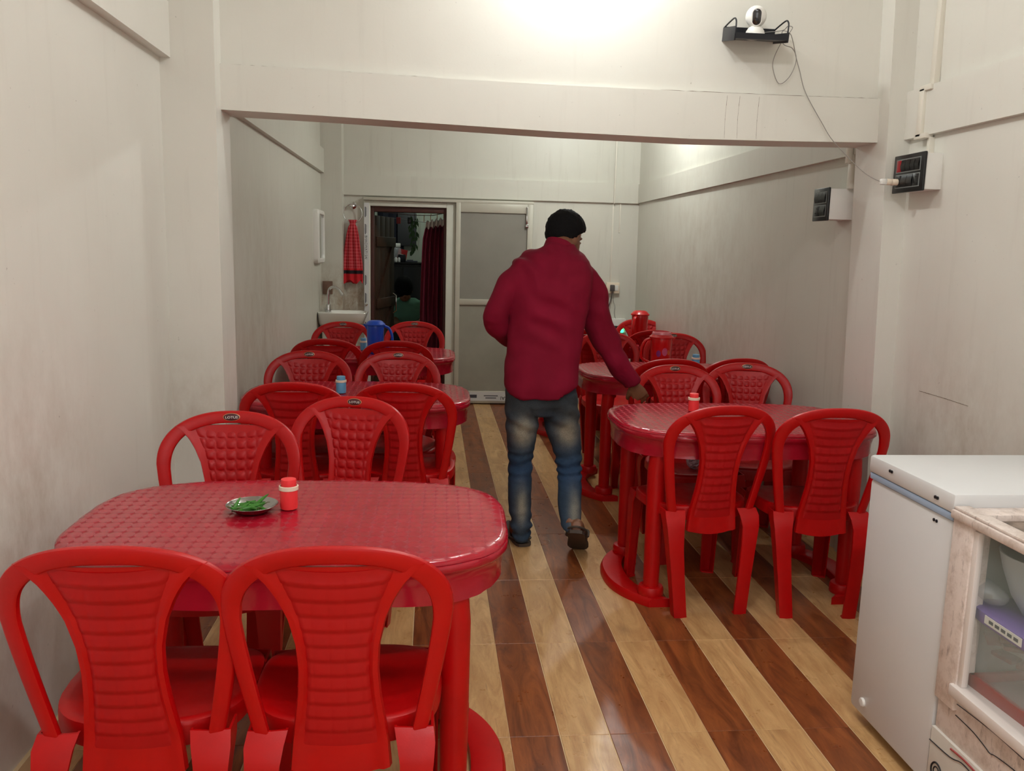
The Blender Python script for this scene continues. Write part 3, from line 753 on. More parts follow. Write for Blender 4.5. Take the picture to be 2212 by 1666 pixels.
for k in range(22):
    a = random.random()*2*PI; r = .034*math.sqrt(random.random()); d = random.random()*PI
    x, y = r*math.cos(a)*1.0-.004, r*math.sin(a)*.8-.006; L = .045+.02*random.random(); z = .008+.003*(k//6)
    if k in (3, 9, 15): tz = .6
    else: tz = .12*random.random()
    dv = Vector((math.cos(d), math.sin(d), tz)).normalized(); c = Vector((x, y, z+.5*L*dv.z))
    cv = Vector((-dv.y, dv.x, 0))*.006*random.uniform(-1, 1)
    pts = [c+dv*L*(s-.5)+cv*math.sin(PI*s) for s in (0, .15, .35, .6, .85, 1)]
    for p in pts:
        rr_ = math.hypot(p.x, p.y); lim = .0065+max(0, rr_-.040)*.80+.0005
        p.z = max(p.z, lim)
        if rr_ > .060 and k not in (3, 9): p.x *= .060/rr_; p.y *= .060/rr_
    ch = thing('green_chilli', 'slender green chilli lying in the steel dish', 'chilli', tuple(pl.location), .1, 'green chillies in the steel dish')
    B().tube(pts, [.003, .0044, .0048, .0042, .0026, .0006], 8).build('pod', M['chilli'], ch)
    tip = pts[0]; st_ = tip-dv*.014+Vector((0, 0, .006)); B().tube([tip, (tip+st_)/2+Vector((0, 0, .002)), st_], [.0014, .0011, .0009], 5).build('stem', M['chillistem'], ch)
def jug(x, y, m, lab, h=.2, r=.062, hs=1, dots=False, ring=None, hrot=0):
    t = thing('water_jug', lab, 'jug', (x, y, TZ), hrot); K = 36
    B().lathe([(r*.80, 0), (r*.86, .004), (r*.90, .05), (r*.97, h*.8), (r, h*.97), (r*.98, h), (0, h)], K).build('body', m, t)
    B().lathe([(r*1.05, h*.955), (r*1.12, h*.965), (r*1.12, h*1.0), (r*1.0, h*1.03), (r*.82, h*1.09), (r*.6, h*1.12), (0, h*1.125)], K).build('lid', m, t)
    if ring: B().lathe([(r*.80, h*1.10), (r*.86, h*1.10), (r*.90, h*1.07), (r*.84, h*1.14), (r*.74, h*1.145), (r*.74, h*1.10)], K).build('lid_rim', ring, t)
    B().tube(smoothpath([(r*.95*hs, 0, h*.93), (r*1.5*hs, 0, h*.86), (r*1.85*hs, 0, h*.6), (r*1.75*hs, 0, h*.32), (r*.9*hs, 0, h*.16)], 6), .009, 8, flat=1.4).build('handle', m, t)
    B().add([(-hs*r*1.0, -.018, h*.99), (-hs*r*1.0, .018, h*.99), (-hs*r*1.38, 0, h*1.0), (-hs*r*.95, -.014, h*.80), (-hs*r*.95, .014, h*.80)], [(0, 1, 2), (0, 2, 3), (1, 4, 2), (3, 2, 4), (0, 3, 4, 1)]).build('spout', m, t)
    if dots:
        for k, (a, z, s_, c) in enumerate(((-2.05, .035, .017, rgb(130, 30, 110)), (-1.45, .046, .021, rgb(196, 80, 120)), (-1.02, .042, .013, rgb(205, 90, 40)))):
            rr_ = r*.93; v = []
            for i in range(18):
                aa = a+(s_/rr_)*math.cos(2*PI*i/18)*.8; zz = z+.062+s_*math.sin(2*PI*i/18)*1.15
                v.append((math.cos(aa)*(rr_+.002), math.sin(aa)*(rr_+.002), zz))
            meshobj('painted_dot', v, [tuple(range(18))], mat('dot_paint', c, .4), t, False)
    return t
jug(-.365, 5.56, M['blue'], 'blue plastic water jug with lid on the third left table', .192, .058, 1)
jug(1.385, 5.0, M['jugred'], 'red jug with coloured dots and pale lid ring on the second right table', .195, .066, -1, True, M['ringpink'])
jug(1.600, 6.42, M['jugred'], 'plain red lidded jug on the farthest right table', .225, .064, -1, hrot=.9)
nk = at(1373, 806, 4.74)
b = B(); rr = []
for i in range(6): rr.append([(-.03+.012*j, -.02+.008*i, .002+.012*abs(mnoise.noise(Vector((i*.7, j*.8, 2))))) for j in range(6)])
b.loft(rr, False, False); o = b.build('paper_napkin', M['white'], loc=(nk.x, 4.70, TZ+.003)); o.modifiers.new('s', 'SOLIDIFY').thickness = .002
tag(o, 'small crumpled white napkin on the table behind the hand of the man', 'napkin')
b = B(); b.ball((0, 0, .045), (.035, .03, .045), 20)
b.v = [v+Vector(v).normalized()*.012*mnoise.noise(v*55) for v in b.v]
q = at(1500, 1015, 3.78)
tag(b.build('crumpled_wrapper', mat('foil_wrapper', rgb(225, 225, 238), .2, .6, bump=1, bscale=60, bdist=.02), loc=(q.x, 3.80, .418)), 'shiny crumpled wrapper on a seat under the front-right table', 'wrapper')

# ================================================================ FREEZER AND DISPLAY CASE
fz = thing('chest_freezer', 'white chest freezer with blue gasket line near the right wall', 'freezer', (0, 0, 0))
B().box(1.325, 1.99, 1.955, 2.372, .035, .770, .012).build('body', M['enamel'], fz)
B().box(1.322, 1.985, 1.957, 2.370, .770, .789, .002).build('gasket', M['gasket'], fz)
B().box(1.318, 1.99, 1.952, 2.376, .789, .842, .010).build('lid', M['enamel'], fz)
for y in (2.245, 2.255): B().lathe([(.0045, 0), (.0045, .003), (0, .0035)], 10).xf(Matrix.Translation((1.3180, y, .822)) @ Matrix.Rotation(-PI/2, 4, 'Y')).build('screw', M['ink'], fz)
for y in (2.020, 2.030): B().lathe([(.0045, 0), (.0045, .003), (0, .0035)], 10).xf(Matrix.Translation((1.3180, y, .812)) @ Matrix.Rotation(-PI/2, 4, 'Y')).build('screw', M['ink'], fz)
for y in (2.025, 2.037): B().lathe([(.0045, 0), (.0045, .002), (0, .0035)], 10).xf(Matrix.Translation((1.3250, y, .748)) @ Matrix.Rotation(-PI/2, 4, 'Y')).build('screw', M['blackmetal'], fz)
B().lathe([(.014, 0), (.014, .004), (.012, .007), (0, .008)], 20).xf(Matrix.Translation((1.3250, 2.293, .083)) @ Matrix.Rotation(-PI/2, 4, 'Y')).build('drain_cap', M['white'], fz)
for x in (1.39, 1.93):
    for y in (2.0, 2.32): B().lathe([(.022, 0), (.022, .036), (0, .036)], 14, (x, y, 0)).build('foot', M['black'], fz)
def grimy():
    k = N('grimy_cream_paint'); v = k.coord()
    n1 = k.ramp(k.noise(v, 16, 7, .8), [(.46, 0.), (.64, 1.)]); n2 = k.ramp(k.noise(k.coord((1, 1, .25)), 60, 4, .7), [(.58, 0.), (.70, 1.)])
    c = k.mix(k.math('MULTIPLY', n1, .5), rgb(230, 216, 208), rgb(176, 154, 138)); c = k.mix(k.math('MULTIPLY', n2, .5), c, rgb(110, 84, 74))
    k.l(c, k.b.inputs['Base Color']); k.b.inputs['Roughness'].default_value = .5; k.bump(k.noise(v, 40, 5), .3, .003); return k.m
GR = grimy()
dc = thing('display_case', 'old cream wooden display case with a glass side next to the freezer', 'display case', (0, 0, 0))
xf0, xf1 = 1.318, 1.95; yn, yf = .95, 1.948
B().box(xf0, xf0+.05, 1.868, yf, .30, .785, .004).build('corner_post', GR, dc)
B().box(xf0+.004, xf0+.02, 1.850, 1.868, .372, .775, .002).build('glazing_bead', M['offwhite'], dc)
B().box(xf0, xf0+.05, yn, yn+.07, .30, .785, .004).build('corner_post', GR, dc)
B().box(xf1-.05, xf1, 1.868, yf, .30, .785, .004).build('corner_post', GR, dc)
B().box(xf1-.02, xf1, yn, 1.868, .30, .785, .004).build('back_board', M['offwhite'], dc)
B().box(xf0-.008, xf0+.045, yn, yf+.004, .782, .806, .006).box(xf0-.002, xf0+.040, yn, yf, .806, .814, .003).build('top_moulding', GR, dc)
B().box(xf0+.045, xf1, yf-.06, yf+.004, .782, .808, .006).build('top_moulding', GR, dc)
B().box(xf0+.04, xf1-.01, yn, yf-.055, .786, .792).build('top_panel', mat('grimy_top', rgb(150, 132, 118), .5, var=.7, vscale=30), dc)
B().box(xf0-.010, xf0+.05, yn, 1.880, .342, .372, .004).build('sill', M['offwhite'], dc)
B().box(xf0+.014, xf0+.018, yn+.06, 1.856, .368, .786).build('glass_pane', M['glass'], dc)
B().box(xf0+.03, xf1-.02, yn+.02, yf-.02, .355, .368).build('case_floor', mat('case_board', rgb(150, 146, 116), .6, var=.3, vscale=12), dc)
B().box(xf0+.03, xf1-.04, yf-.03, yf-.012, .368, .785).build('end_board', mat('end_board', rgb(188, 188, 180), .5), dc)
B().box(xf0+.012, xf0+.04, yn, yf-.002, .20, .342, .002).build('side_panel', GR, dc)
B().box(xf0+.004, xf0+.04, yn, yf, .0, .215, .002).build('lower_board', mat('lower_board', rgb(222, 216, 206), .5, var=.1, vscale=10), dc)
B().box(xf0+.04, xf1, yf-.02, yf, .0, .30).build('end_panel', GR, dc)
def yz(pts, x): return [Vector((x, y, z)) for y, z in pts]
def pz(px, py, x=1.318):
    d = CF + CR*((px-1106)/FPX) - CU*((py-833)/FPX); t = x/d.x; p = Vector((0, 0, EYE))+d*t; return (p.y, p.z)
def inkline(px, x, r, nm, m): B().tube(smoothpath(yz([pz(a, b_, x) for a, b_ in px], x), 4), r, 6).build(nm, m, dc)
inkline([(2064, 1545), (2100, 1580), (2126, 1612), (2138, 1628), (2150, 1634), (2190, 1664), (2230, 1700)], 1.3285, .0011, 'crack', M['ink'])
inkline([(2065, 1520), (2140, 1578), (2212, 1642), (2240, 1668)], 1.3285, .0011, 'crack', M['ink2'])
inkline([(2008, 1597), (2052, 1636), (2076, 1648), (2097, 1670), (2120, 1700)], 1.3215, .0016, 'painted_line', M['ink'])
inkline([(2054, 1618), (2066, 1628), (2085, 1645), (2110, 1672), (2140, 1710)], 1.3215, .0028, 'painted_line', M['redtray'])
for s_, r_ in ((1., .0026), (.55, .0018)):
    cy, cz = pz(2022, 1668, 1.3215)
    B().tube([Vector((1.3215, cy+.022*s_*math.cos(a*PI/12), cz+.024*s_*math.sin(a*PI/12))) for a in range(25)], r_, 6).build('painted_ring', M['ink'], dc)
# contents
tr = thing('red_tray', 'dark red tray on the floor of the display case', 'tray', (1.53, 1.70, .368), .05)
B().box(-.16, .20, -.22, .17, .0, .012, .004).box(-.17, -.155, -.23, .18, 0, .035, .003).box(-.17, .21, .165, .18, 0, .035, .003).build('base', M['redtray'], tr)
pb = thing('clear_plastic_tub', 'clear tub of wrapped snacks inside the display case', 'tub', (1.455, 1.775, .381))
b = B(); 
for wv, z in ((.10, 0), (.125, .02), (.135, .16)): pass
rings = [[Vector((sup(w, w*1.25, 5, k, 40)[0], sup(w, w*1.25, 5, k, 40)[1], z)) for k in range(40)] for w, z in ((.082, .0), (.094, .02), (.103, .165), (.106, .168), (.106, .172))]
B().loft(rings).build('body', M['clear'], pb)
rings = [[Vector((sup(w, w*1.25, 5, k, 40)[0], sup(w, w*1.25, 5, k, 40)[1], z)) for k in range(40)] for w, z in ((.107, .168), (.110, .175), (.110, .198), (.102, .203))]
B().loft(rings).build('lid', M['purple'], pb)
B().box(-.1115, -.1095, -.08, .05, .176, .196).build('lid_label', M['white'], pb)
for k in range(5): B().box(-.1122, -.1113, -.07+.022*k, -.055+.022*k, .182, .190).build('print', M['ink2'], pb)
sn = B()
for k in range(14):
    x, y, z = random.uniform(-.06, .06), random.uniform(-.08, .08), random.uniform(.09, .14)
    b2 = B().box(-.03, .03, -.018, .018, -.006, .006, .003).xf(Matrix.Translation((x, y, z)) @ Matrix.Rotation(random.random()*3, 4, 'Z') @ Matrix.Rotation(random.random()-.5, 4, 'X')); sn.add(b2.v, b2.f)
o = sn.build('snack_packets', M['snack'], pb); o['kind'] = 'stuff'
b = B(); rings = []
for i in range(14):
    zz = .02+.10*i/13; rings.append([Vector((-.155+.012*mnoise.noise(Vector((k*.4, i*.6, 1))), -.16+.30*k/24, zz+.1)) for k in range(25)])
bw_ = thing('translucent_bowl', 'large frosted bowl standing on the purple tub lid inside the display case', 'bowl', (1.462, 1.775, .585))
B().lathe([(.0, 0), (.04, 0), (.050, .006), (.078, .05), (.102, .115), (.113, .158), (.109, .158), (.098, .115), (.073, .052), (.045, .012), (0, .010)], 40).build('body', M['frost'], bw_)
bg = B(); bg.ball((0, 0, 0), (.036, .05, .026), 20)
bg.v = [v+v.normalized()*.014*mnoise.noise(v*30) for v in bg.v]
tag(bg.build('plastic_bag', M['clear'], loc=(1.380, 1.868, .618)), 'knotted clear plastic bag beside the tub in the display case', 'bag')

# ================================================================ WALL THINGS
# camera shelf on the wall above the beam
yw = 3.652
sh = thing('camera_shelf', 'small black metal wall shelf with wire side loops', 'shelf', (1.315, yw, 2.318))
B().box(-.108, .112, -.155, 0, .0, .006, .001).box(-.108, .112, -.158, -.153, 0, .022).build('tray', M['blackmetal'], sh)
B().box(-.112, -.106, -.155, 0, -.008, .046, .001).build('side_plate', M['blackmetal'], sh)
B().box(.110, .116, -.155, 0, -.008, .030, .001).build('side_plate', M['blackmetal'], sh)
B().box(-.108, .112, -.004, 0, .0, .05).build('back_plate', M['blackmetal'], sh)
for s in (-1, 1):
    x = s*.109
    B().tube(smoothpath([(x, -.006, .046), (x, -.06, .062), (x, -.12, .076), (x, -.145, .068), (x, -.152, .05), (x, -.152, .015)], 5), .0032, 8).build('wire_loop', M['blackmetal'], sh)
for x in (-.085, .055): B().ball((x, -.006, .038), .005, 8).build('screw', M['chrome'], sh)
sh.rotation_euler = (math.radians(11), 0, 0)
sc = thing('security_camera', 'round white security camera with a dark oval lens on the shelf', 'camera', (1.303, yw-.112, 2.3025))
B().lathe([(.040, 0), (.041, .003), (.040, .012), (.036, .026), (.028, .038), (.018, .045), (0, .046)], 36).build('base', M['white'], sc)
B().ball((0, 0, .083), (.042, .042, .042), 32).build('head', M['white'], sc)
fd = Vector((-.25, -.93, -.28)).normalized(); rt = fd.cross(Vector((0, 0, 1))).normalized(); up_ = rt.cross(fd)
def caps(hw, hh, off, K=36):
    out = []
    for k in range(K):
        a = 2*PI*k/K; x = hw*math.cos(a); y = hw*math.sin(a)+math.copysign(hh-hw, math.sin(a))
        out.append(Vector((0, 0, .083))+rt*x+up_*y+fd*off)
    return out
B().loft([caps(.0205, .034, .026), caps(.0215, .0350, .0395), caps(.0200, .0335, .0415)]).build('lens_rim', M['white'], sc)
ln = B().loft([caps(.0175, .031, .030), caps(.0175, .031, .0412), caps(.0150, .0285, .0428)]).build('lens_window', M['gloss_black'], sc)
B().lathe([(.006, 0), (.0065, .001), (0, .0015)], 16).xf(M4(Vector((0, 0, .083))+fd*.0428-up_*.010, rt, up_, fd)).build('lens', M['blackmetal'], ln)
# cable from camera to the switchboard
def P3(px, py, Y): return at(px, py, Y)
cbp = [P3(1652, 70, 3.6), P3(1690, 66, 3.58), P3(1702, 57, 3.55), P3(1712, 60, 3.56), P3(1700, 78, 3.57), P3(1688, 92, 3.60), P3(1672, 125, 3.63), P3(1670, 150, 3.64), P3(1683, 181, 3.64), P3(1706, 165, 3.63), P3(1720, 130, 3.63), P3(1712, 105, 3.61),
       P3(1692, 95, 3.6), P3(1690, 68, 3.57), P3(1706, 72, 3.56), P3(1713, 90, 3.58), P3(1720, 125, 3.62), P3(1728, 155, 3.62), P3(1740, 200, 3.61), P3(1775, 265, 3.6), P3(1800, 305, 3.59), P3(1850, 358, 3.56), P3(1885, 385, 3.52), P3(1930, 402, 3.47)]
cable = B().tube(smoothpath(cbp, 6), .0017, 6).build('camera_cable', M['wire'])
tag(cable, 'thin grey cable looping from the camera shelf down to the big switchboard', 'cable')
def switchboard(name, lab, xw, ynear, yfar, z0, z1, dep, rows):
    t = thing(name, lab, 'switchboard', (xw, ynear, z0)); L = yfar-ynear; H = z1-z0
    B().box(-dep, .03, 0, L, 0, H, .003).build('backbox', M['white'], t)
    pl_ = B().box(-dep-.012, -dep, -.006, L+.006, -.006, H+.006, .004).build('cover_plate', M['black'], t)
    for ri, row in enumerate(rows):
        zb_ = H*(.56 if ri == 0 else .12); hh = H*.33; n = len(row)
        y0, y1 = L*.10, L*.90
        B().box(-dep-.0135, -dep-.0115, y0-.004, y1+.004, zb_-.004, zb_+hh+.004).build('module_outline', M['greyline'], t)
        for k, kind in enumerate(row):
            a = y1-(y1-y0)*(k+1)/n+.0015; b_ = y1-(y1-y0)*k/n-.0015
            bb = B()
            if kind == 's':
                bb.loft([[(-dep-.0145, a, zb_), (-dep-.0145, b_, zb_)], [(-dep-.020, a, zb_+hh*.45), (-dep-.020, b_, zb_+hh*.45)], [(-dep-.014, a, zb_+hh), (-dep-.014, b_, zb_+hh)]], False, False)
                bb.box(-dep-.0142, -dep-.010, a, b_, zb_, zb_+hh); bb.build('switch', M['black'], t)
            elif kind == 'r': bb.box(-dep-.0150, -dep-.010, a, b_, zb_, zb_+hh, .001).build('indicator', M['redled'], t)
            else:
                oo = bb.box(-dep-.0150, -dep-.010, a, b_, zb_, zb_+hh, .001).build('socket', M['black'], t)
                for dy, dz_ in ((.0, .25), (-.25, -.2), (.25, -.2)):
                    c = ((a+b_)/2+dy*(b_-a), zb_+hh*(.5+dz_))
                    B().lathe([(.0035, 0), (.0035, .001), (0, .001)], 8).xf(Matrix.Translation((-dep-.0150, c[0], c[1])) @ Matrix.Rotation(-PI/2, 4, 'Y')).build('socket_hole', M['deepblack'], oo)
    return t
switchboard('switchboard', 'large black switchboard with red indicator on the right wall', 2.02, 3.30, 3.515, 1.703, 1.845, .068, ['rssss', 'pssp'])
switchboard('switchboard', 'smaller black switchboard beyond the right pillar', 1.985, 3.93, 4.075, 1.602, 1.745, .12, ['sss', 'ps'])
ad = thing('power_adapter', 'white plug adapter sticking out of the large switchboard', 'adapter', (1.935, 3.475, 1.742))
B().lathe([(.013, 0), (.013, .022), (.012, .024), (.013, .026), (.013, .045), (.010, .05), (0, .05)], 20).xf(Matrix.Rotation(-PI/2, 4, 'Y')).build('plug', M['cream'], ad)
B().box(-.072, -.048, -.012, .012, -.012, .012, .004).build('block', M['white'], ad)
# conduits
def cond(name, x0, x1, y0, y1, z0, z1): struct(B().box(x0, x1, y0, y1, z0, z1, .002).build(name, M['conduit']))
cond('trim_15', 1.985, 2.01, 3.36, 3.392, 2.115, 3.0); cond('trim_16', 1.974, 1.99, 3.36, 3.44, 2.10, 2.122); cond('trim_17', 1.974, 1.99, 3.405, 3.44, 1.92, 2.11); cond('trim_18', 1.974, 2.01, 3.37, 3.45, 1.912, 1.932); cond('trim_19', 1.995, 2.03, 3.365, 3.385, 1.845, 1.915)
q = at(1796, 345, 3.93)
cond('trim_20', 1.92, 1.945, 3.90, 3.925, 1.86, 2.5); cond('trim_21', 1.94, 1.97, 3.90, 3.93, 1.745, 1.90)
cond('trim_22', 1.634, 1.648, 7.740, 7.756, 1.86, ZC); cond('trim_23', 1.634, 1.648, 7.772, 7.782, 1.15, 1.87)
cond('trim_24', 1.70, 1.712, 7.772, 7.782, 1.6, 1.87)
# back wall socket, plug, wires and router
sk = thing('wall_socket', 'small cream wall socket with a grey plug on the back wall', 'socket', (1.663, 7.78, 1.095))
B().box(-.062, .062, -.035, 0, -.05, .05, .004).build('plate', M['cream'], sk)
B().box(.018, .05, -.04, -.035, -.025, .025, .002).build('switch', M['white'], sk)
B().box(-.03, .012, -.065, -.035, -.03, .03, .008).build('plug', M['wiredark'], sk)
w1 = [(1.655, 7.735, 1.06), (1.645, 7.74, .98), (1.61, 7.74, .86), (1.59, 7.73, .78)]

w2 = [(1.668, 7.74, 1.06), (1.672, 7.745, .98), (1.69, 7.745, .92), (1.685, 7.745, .86), (1.705, 7.742, .80)]
tag(B().tube(smoothpath(w2, 6), .0025, 6).build('thin_wire', M['wire']), 'thin pale wire hanging from the wall socket', 'wire')
rt_ = thing('wifi_router', 'small white router with a green light low on the back wall', 'router', (1.70, 7.74, .73))
B().box(-.10, .09, -.03, .04, -.045, .085, .006).build('body', M['white'], rt_)
B().tube(smoothpath([Vector(q_)-Vector((1.70, 7.74, .73)) for q_ in w1], 6), .005, 8).build('power_cord', M['wiredark'], rt_)
B().box(-.02, .03, -.055, -.03, -.035, .02, .004).build('adapter', M['black'], rt_)
B().ball((.055, -.036, -.028), (.016, .008, .016), 14).build('green_light', M['greenlight'], rt_)
# mirror
mr = thing('wall_mirror', 'narrow white framed mirror on the left wall near the basin', 'mirror', (-.967, 7.31, 1.49))
fo = B()
def rring(hw, hh, x, r=.04):
    pts = []
    for cx, cy, a0 in ((hw-r, hh-r, 0), (-hw+r, hh-r, PI/2), (-hw+r, -hh+r, PI), (hw-r, -hh+r, 1.5*PI)):
        for k in range(5): a = a0+PI/2*k/4; pts.append(Vector((x, cx+r*math.cos(a), cy+r*math.sin(a))))
    return pts
fo.loft([rring(.20, .22, .0), rring(.20, .22, .036), rring(.192, .212, .046), rring(.165, .185, .048), rring(.158, .178, .036), rring(.158, .178, .030)]).build('frame', M['white'], mr)
fo = B().loft([rring(.159, .179, .028), rring(.159, .179, .034)]).build('glass', M['mirror'], mr)
# wash basin
wb = thing('wash_basin', 'white ceramic washbasin with a slim chrome tap in the left corner', 'basin', (-.78, 7.40, .86))
rings = []
def bo(w0, w1, d0, d1, z, K=40):
    out = []
    for k in range(K):
        x, y = sup(1, 1, 4, k, K); out.append(Vector(((w0+w1)/2+x*(w1-w0)/2, (d0+d1)/2+y*(d1-d0)/2, z)))
    return out
B().loft([bo(-.18, .16, -.12, .19, -.115), bo(-.185, .20, -.16, .195, -.09), bo(-.188, .225, -.185, .198, -.02), bo(-.188, .23, -.19, .198, -.003), bo(-.184, .226, -.186, .195, .0),
          bo(-.10, .215, -.172, .15, -.001), bo(-.09, .205, -.16, .14, -.02), bo(-.04, .16, -.11, .09, -.07), bo(.0, .1, -.06, .04, -.075)]).build('bowl', M['ceramic'], wb)
B().box(-.16, .05, -.06, .18, -.30, -.10, .03).build('bracket', M['ceramic'], wb)
B().lathe([(.03, 0), (.03, .008), (.022, .012), (.020, .05), (.017, .06), (0, .06)], 20, (-.105, .0, .0)).build('tap_base', M['chrome'], wb)
B().tube(smoothpath([(-.105, 0, .05), (-.105, 0, .14), (-.095, 0, .19), (-.06, -.01, .21), (-.02, -.02, .195), (.012, -.03, .155)], 7), .0115, 12).build('tap_spout', M['chrome'], wb)
B().tube([(.008, -.028, .160), (.020, -.034, .142)], .014, 12).build('aerator', M['chrome'], wb)
B().box(-.14, -.09, -.01, .01, .018, .028, .003).build('tap_lever', M['chrome'], wb)
tag(B().box(-.0, .085, -.012, .0, -.06, .055, .004).build('tile_patch', M['sponge'], loc=(-.955, 7.6, 1.055)), 'brown stained patch on the corner column behind the tap', 'tile')
# towel ring and towel
tr_ = thing('towel_ring', 'chrome towel ring on the back wall by the doorway', 'towel ring', (-.705, 7.78, 1.775))
B().lathe([(.032, 0), (.032, .006), (.018, .012), (.012, .045), (.016, .05), (0, .052)], 22).xf(Matrix.Rotation(PI/2, 4, 'X')).build('mount', M['chrome'], tr_)
rc = [Vector((.082*math.sin(a*2*PI/32), -.045-.008*math.cos(a), -.072+.082*math.cos(a*2*PI/32))) for a in range(33)]
rc = [Vector((p.x, -.048, p.z)) for p in rc]
B().tube(rc, .0045, 10, False).build('ring', M['chrome'], tr_)
def towel_mat():
    k = N('red_check_towel'); v = k.coord((48, 48, 36)); sx = k.n('ShaderNodeSeparateXYZ'); k.l(v, sx.inputs[0])
    def chk(x): return k.ramp(k.math('FRACT', x), [(.0, 0.), (.48, 0.), (.52, 1.), (.98, 1.)])
    a = chk(k.math('ADD', sx.outputs[0], 100.)); b = chk(k.math('ADD', sx.outputs[2], 100.)); s = k.math('MULTIPLY', k.math('ADD', a, b), .5)
    c = k.mix(s, rgb(176, 16, 34), rgb(204, 84, 90))
    tc = k.coord(); sz = k.n('ShaderNodeSeparateXYZ'); k.l(tc, sz.inputs[0]); z = sz.outputs[2]
    band = k.ramp(k.math('MULTIPLY', z, -1.), [(.0, 0.), (.44, 0.), (.445, 1.), (.472, 1.), (.477, 0.)])
    low = k.ramp(k.math('MULTIPLY', z, -1.), [(.0, 0.), (.42, 0.), (.43, 1.)])
    c = k.mix(low, c, rgb(196, 22, 34)); c = k.mix(band, c, rgb(30, 16, 24))
    k.l(c, k.b.inputs['Base Color']); k.b.inputs['Roughness'].default_value = .9; return k.m
tw = B(); rings = []
for i in range(28):
    z = -.545*i/27; hw = interp([(-.545, .094), (-.40, .092), (-.25, .070), (-.12, .052), (-.06, .038), (-.035, .022), (-.015, .03), (0, .040)], z)
    dp = interp([(-.545, .020), (-.06, .022), (-.035, .014), (0, .016)], z)
    ring = []
    for k in range(56):
        a = 2*PI*k/56; am = min(1, -z*6)*.011
        fl = 1+am/dp*math.sin(a*9+z*4)*1.1
        ring.append(Vector((hw*math.cos(a)*(1+.05*math.sin(a*9)*min(1, -z*5))+.02*z, dp*math.sin(a)*fl, z-(.018*math.sin(a*5+1) if i == 27 else .010*math.sin(a*5+1) if i == 26 else 0))))
    rings.append(ring)
o = tw.loft(rings).build('hand_towel', towel_mat(), loc=(-.705, 7.728, 1.648), ang=80)
tag(o, 'red checked hand towel with a dark band knotted through the chrome ring', 'towel')

# ================================================================ PEOPLE
def px_r(w, Y): return w*(Y*1.005)/FPX
def limb(b, pts, rs, seg=18, flat=1.): b.tube(smoothpath(pts, 5), [r for r in _ir(rs, 5)], seg, True, flat)
def _ir(rs, n):
    out = []
    for a, c in zip(rs, rs[1:]): out += [a+(c-a)*k/n for k in range(n)]
    return out+[rs[-1]]
def ell_ring(c, hw, dp, yaw=0, seg=28, n=2.4, tilt=0):
    out = []
    for k in range(seg):
        t = 2*PI*k/seg; cc, ss = math.cos(t), math.sin(t)
        x = math.copysign(abs(cc)**(2/n), cc)*hw; y = math.copysign(abs(ss)**(2/n), ss)*dp
        out.append(Vector(c)+Vector((x*math.cos(yaw)-y*math.sin(yaw), x*math.sin(yaw)+y*math.cos(yaw), tilt*y)))
    return out
man = thing('person', 'man in a dark red shirt and faded blue jeans, back to us, gripping a chair', 'person', (.55, 3.98, 0))
off = -Vector(man.location)
def A(px, py, Y): return at(px, py, Y)+off
def shirt_rings(g=0):
    data = [(528, 1208, 30, .062, 4.075), (540, 1202, 44, .078, 4.06), (550, 1196, 66, .092, 4.045), (563, 1192, 80, .105, 4.03), (585, 1190, 88, .115, 4.01),
            (620, 1188, 88, .122, 3.995), (660, 1185, 84, .122, 3.985), (700, 1182, 81, .120, 3.975), (750, 1177, 80, .122, 3.965), (800, 1170, 82, .128, 3.955), (835, 1169, 82, .132, 3.95), (856, 1168, 79, .128, 3.95)]
    rr = []
    for py, cx, hw, dp, Y in data:
        c = A(cx, py, Y); rr.append(ell_ring(c, px_r(hw, Y)*(1+g*9)+g, dp+g, -.12))
    for k, p in enumerate(rr[-1]):
        t = 2*PI*k/28; p.z += .030*abs(math.cos(t))**3+(.03 if math.cos(t) > .6 else 0)
    for k, p in enumerate(rr[-2]): t = 2*PI*k/28; p.z += .012*abs(math.cos(t))**3
    return rr
# --- body
neck = A(1214, 528, 4.09); headc = A(1222, 511, 4.15)
fdir = Vector((.72, .60, -.34)).normalized(); hside = fdir.cross(Vector((0, 0, 1))).normalized(); hup = hside.cross(fdir).normalized()
H3 = Matrix((hside, fdir, hup)).transposed()
def hp(x, y, z): return headc+hside*x+fdir*y+hup*z
body = B()
body.ball(hp(0, -.015, .018), (.074, .092, .088), 24, H3)            # cranium
body.ball(hp(0, .035, -.035), (.058, .055, .070), 20, H3)            # face
body.ball(hp(0, .058, -.083), (.030, .026, .022), 14, H3)            # chin
body.tube([hp(0, .078, .012), hp(0, .092, -.012), hp(0, .106, -.032), hp(0, .088, -.040)], [.010, .011, .014, .010], 10)   # nose
body.ball(hp(0, .088, -.058), (.022, .012, .009), 10, H3)            # lips
body.ball(hp(0, .076, .018), (.045, .014, .010), 12, H3)             # brow
for s in (-1, 1):
    body.ball(hp(s*.072, -.004, -.018), (.010, .020, .033), 14, H3)  # ears
    body.ball(hp(s*.028, .078, -.004), (.012, .008, .007), 10, H3)   # eyes
limb(body, [hp(0, -.03, -.03), (neck+hp(0, -.01, -.05))/2, neck, neck+Vector((-.01, -.02, -.07))], [.055, .054, .056, .07])
body.loft(shirt_rings(-.022))
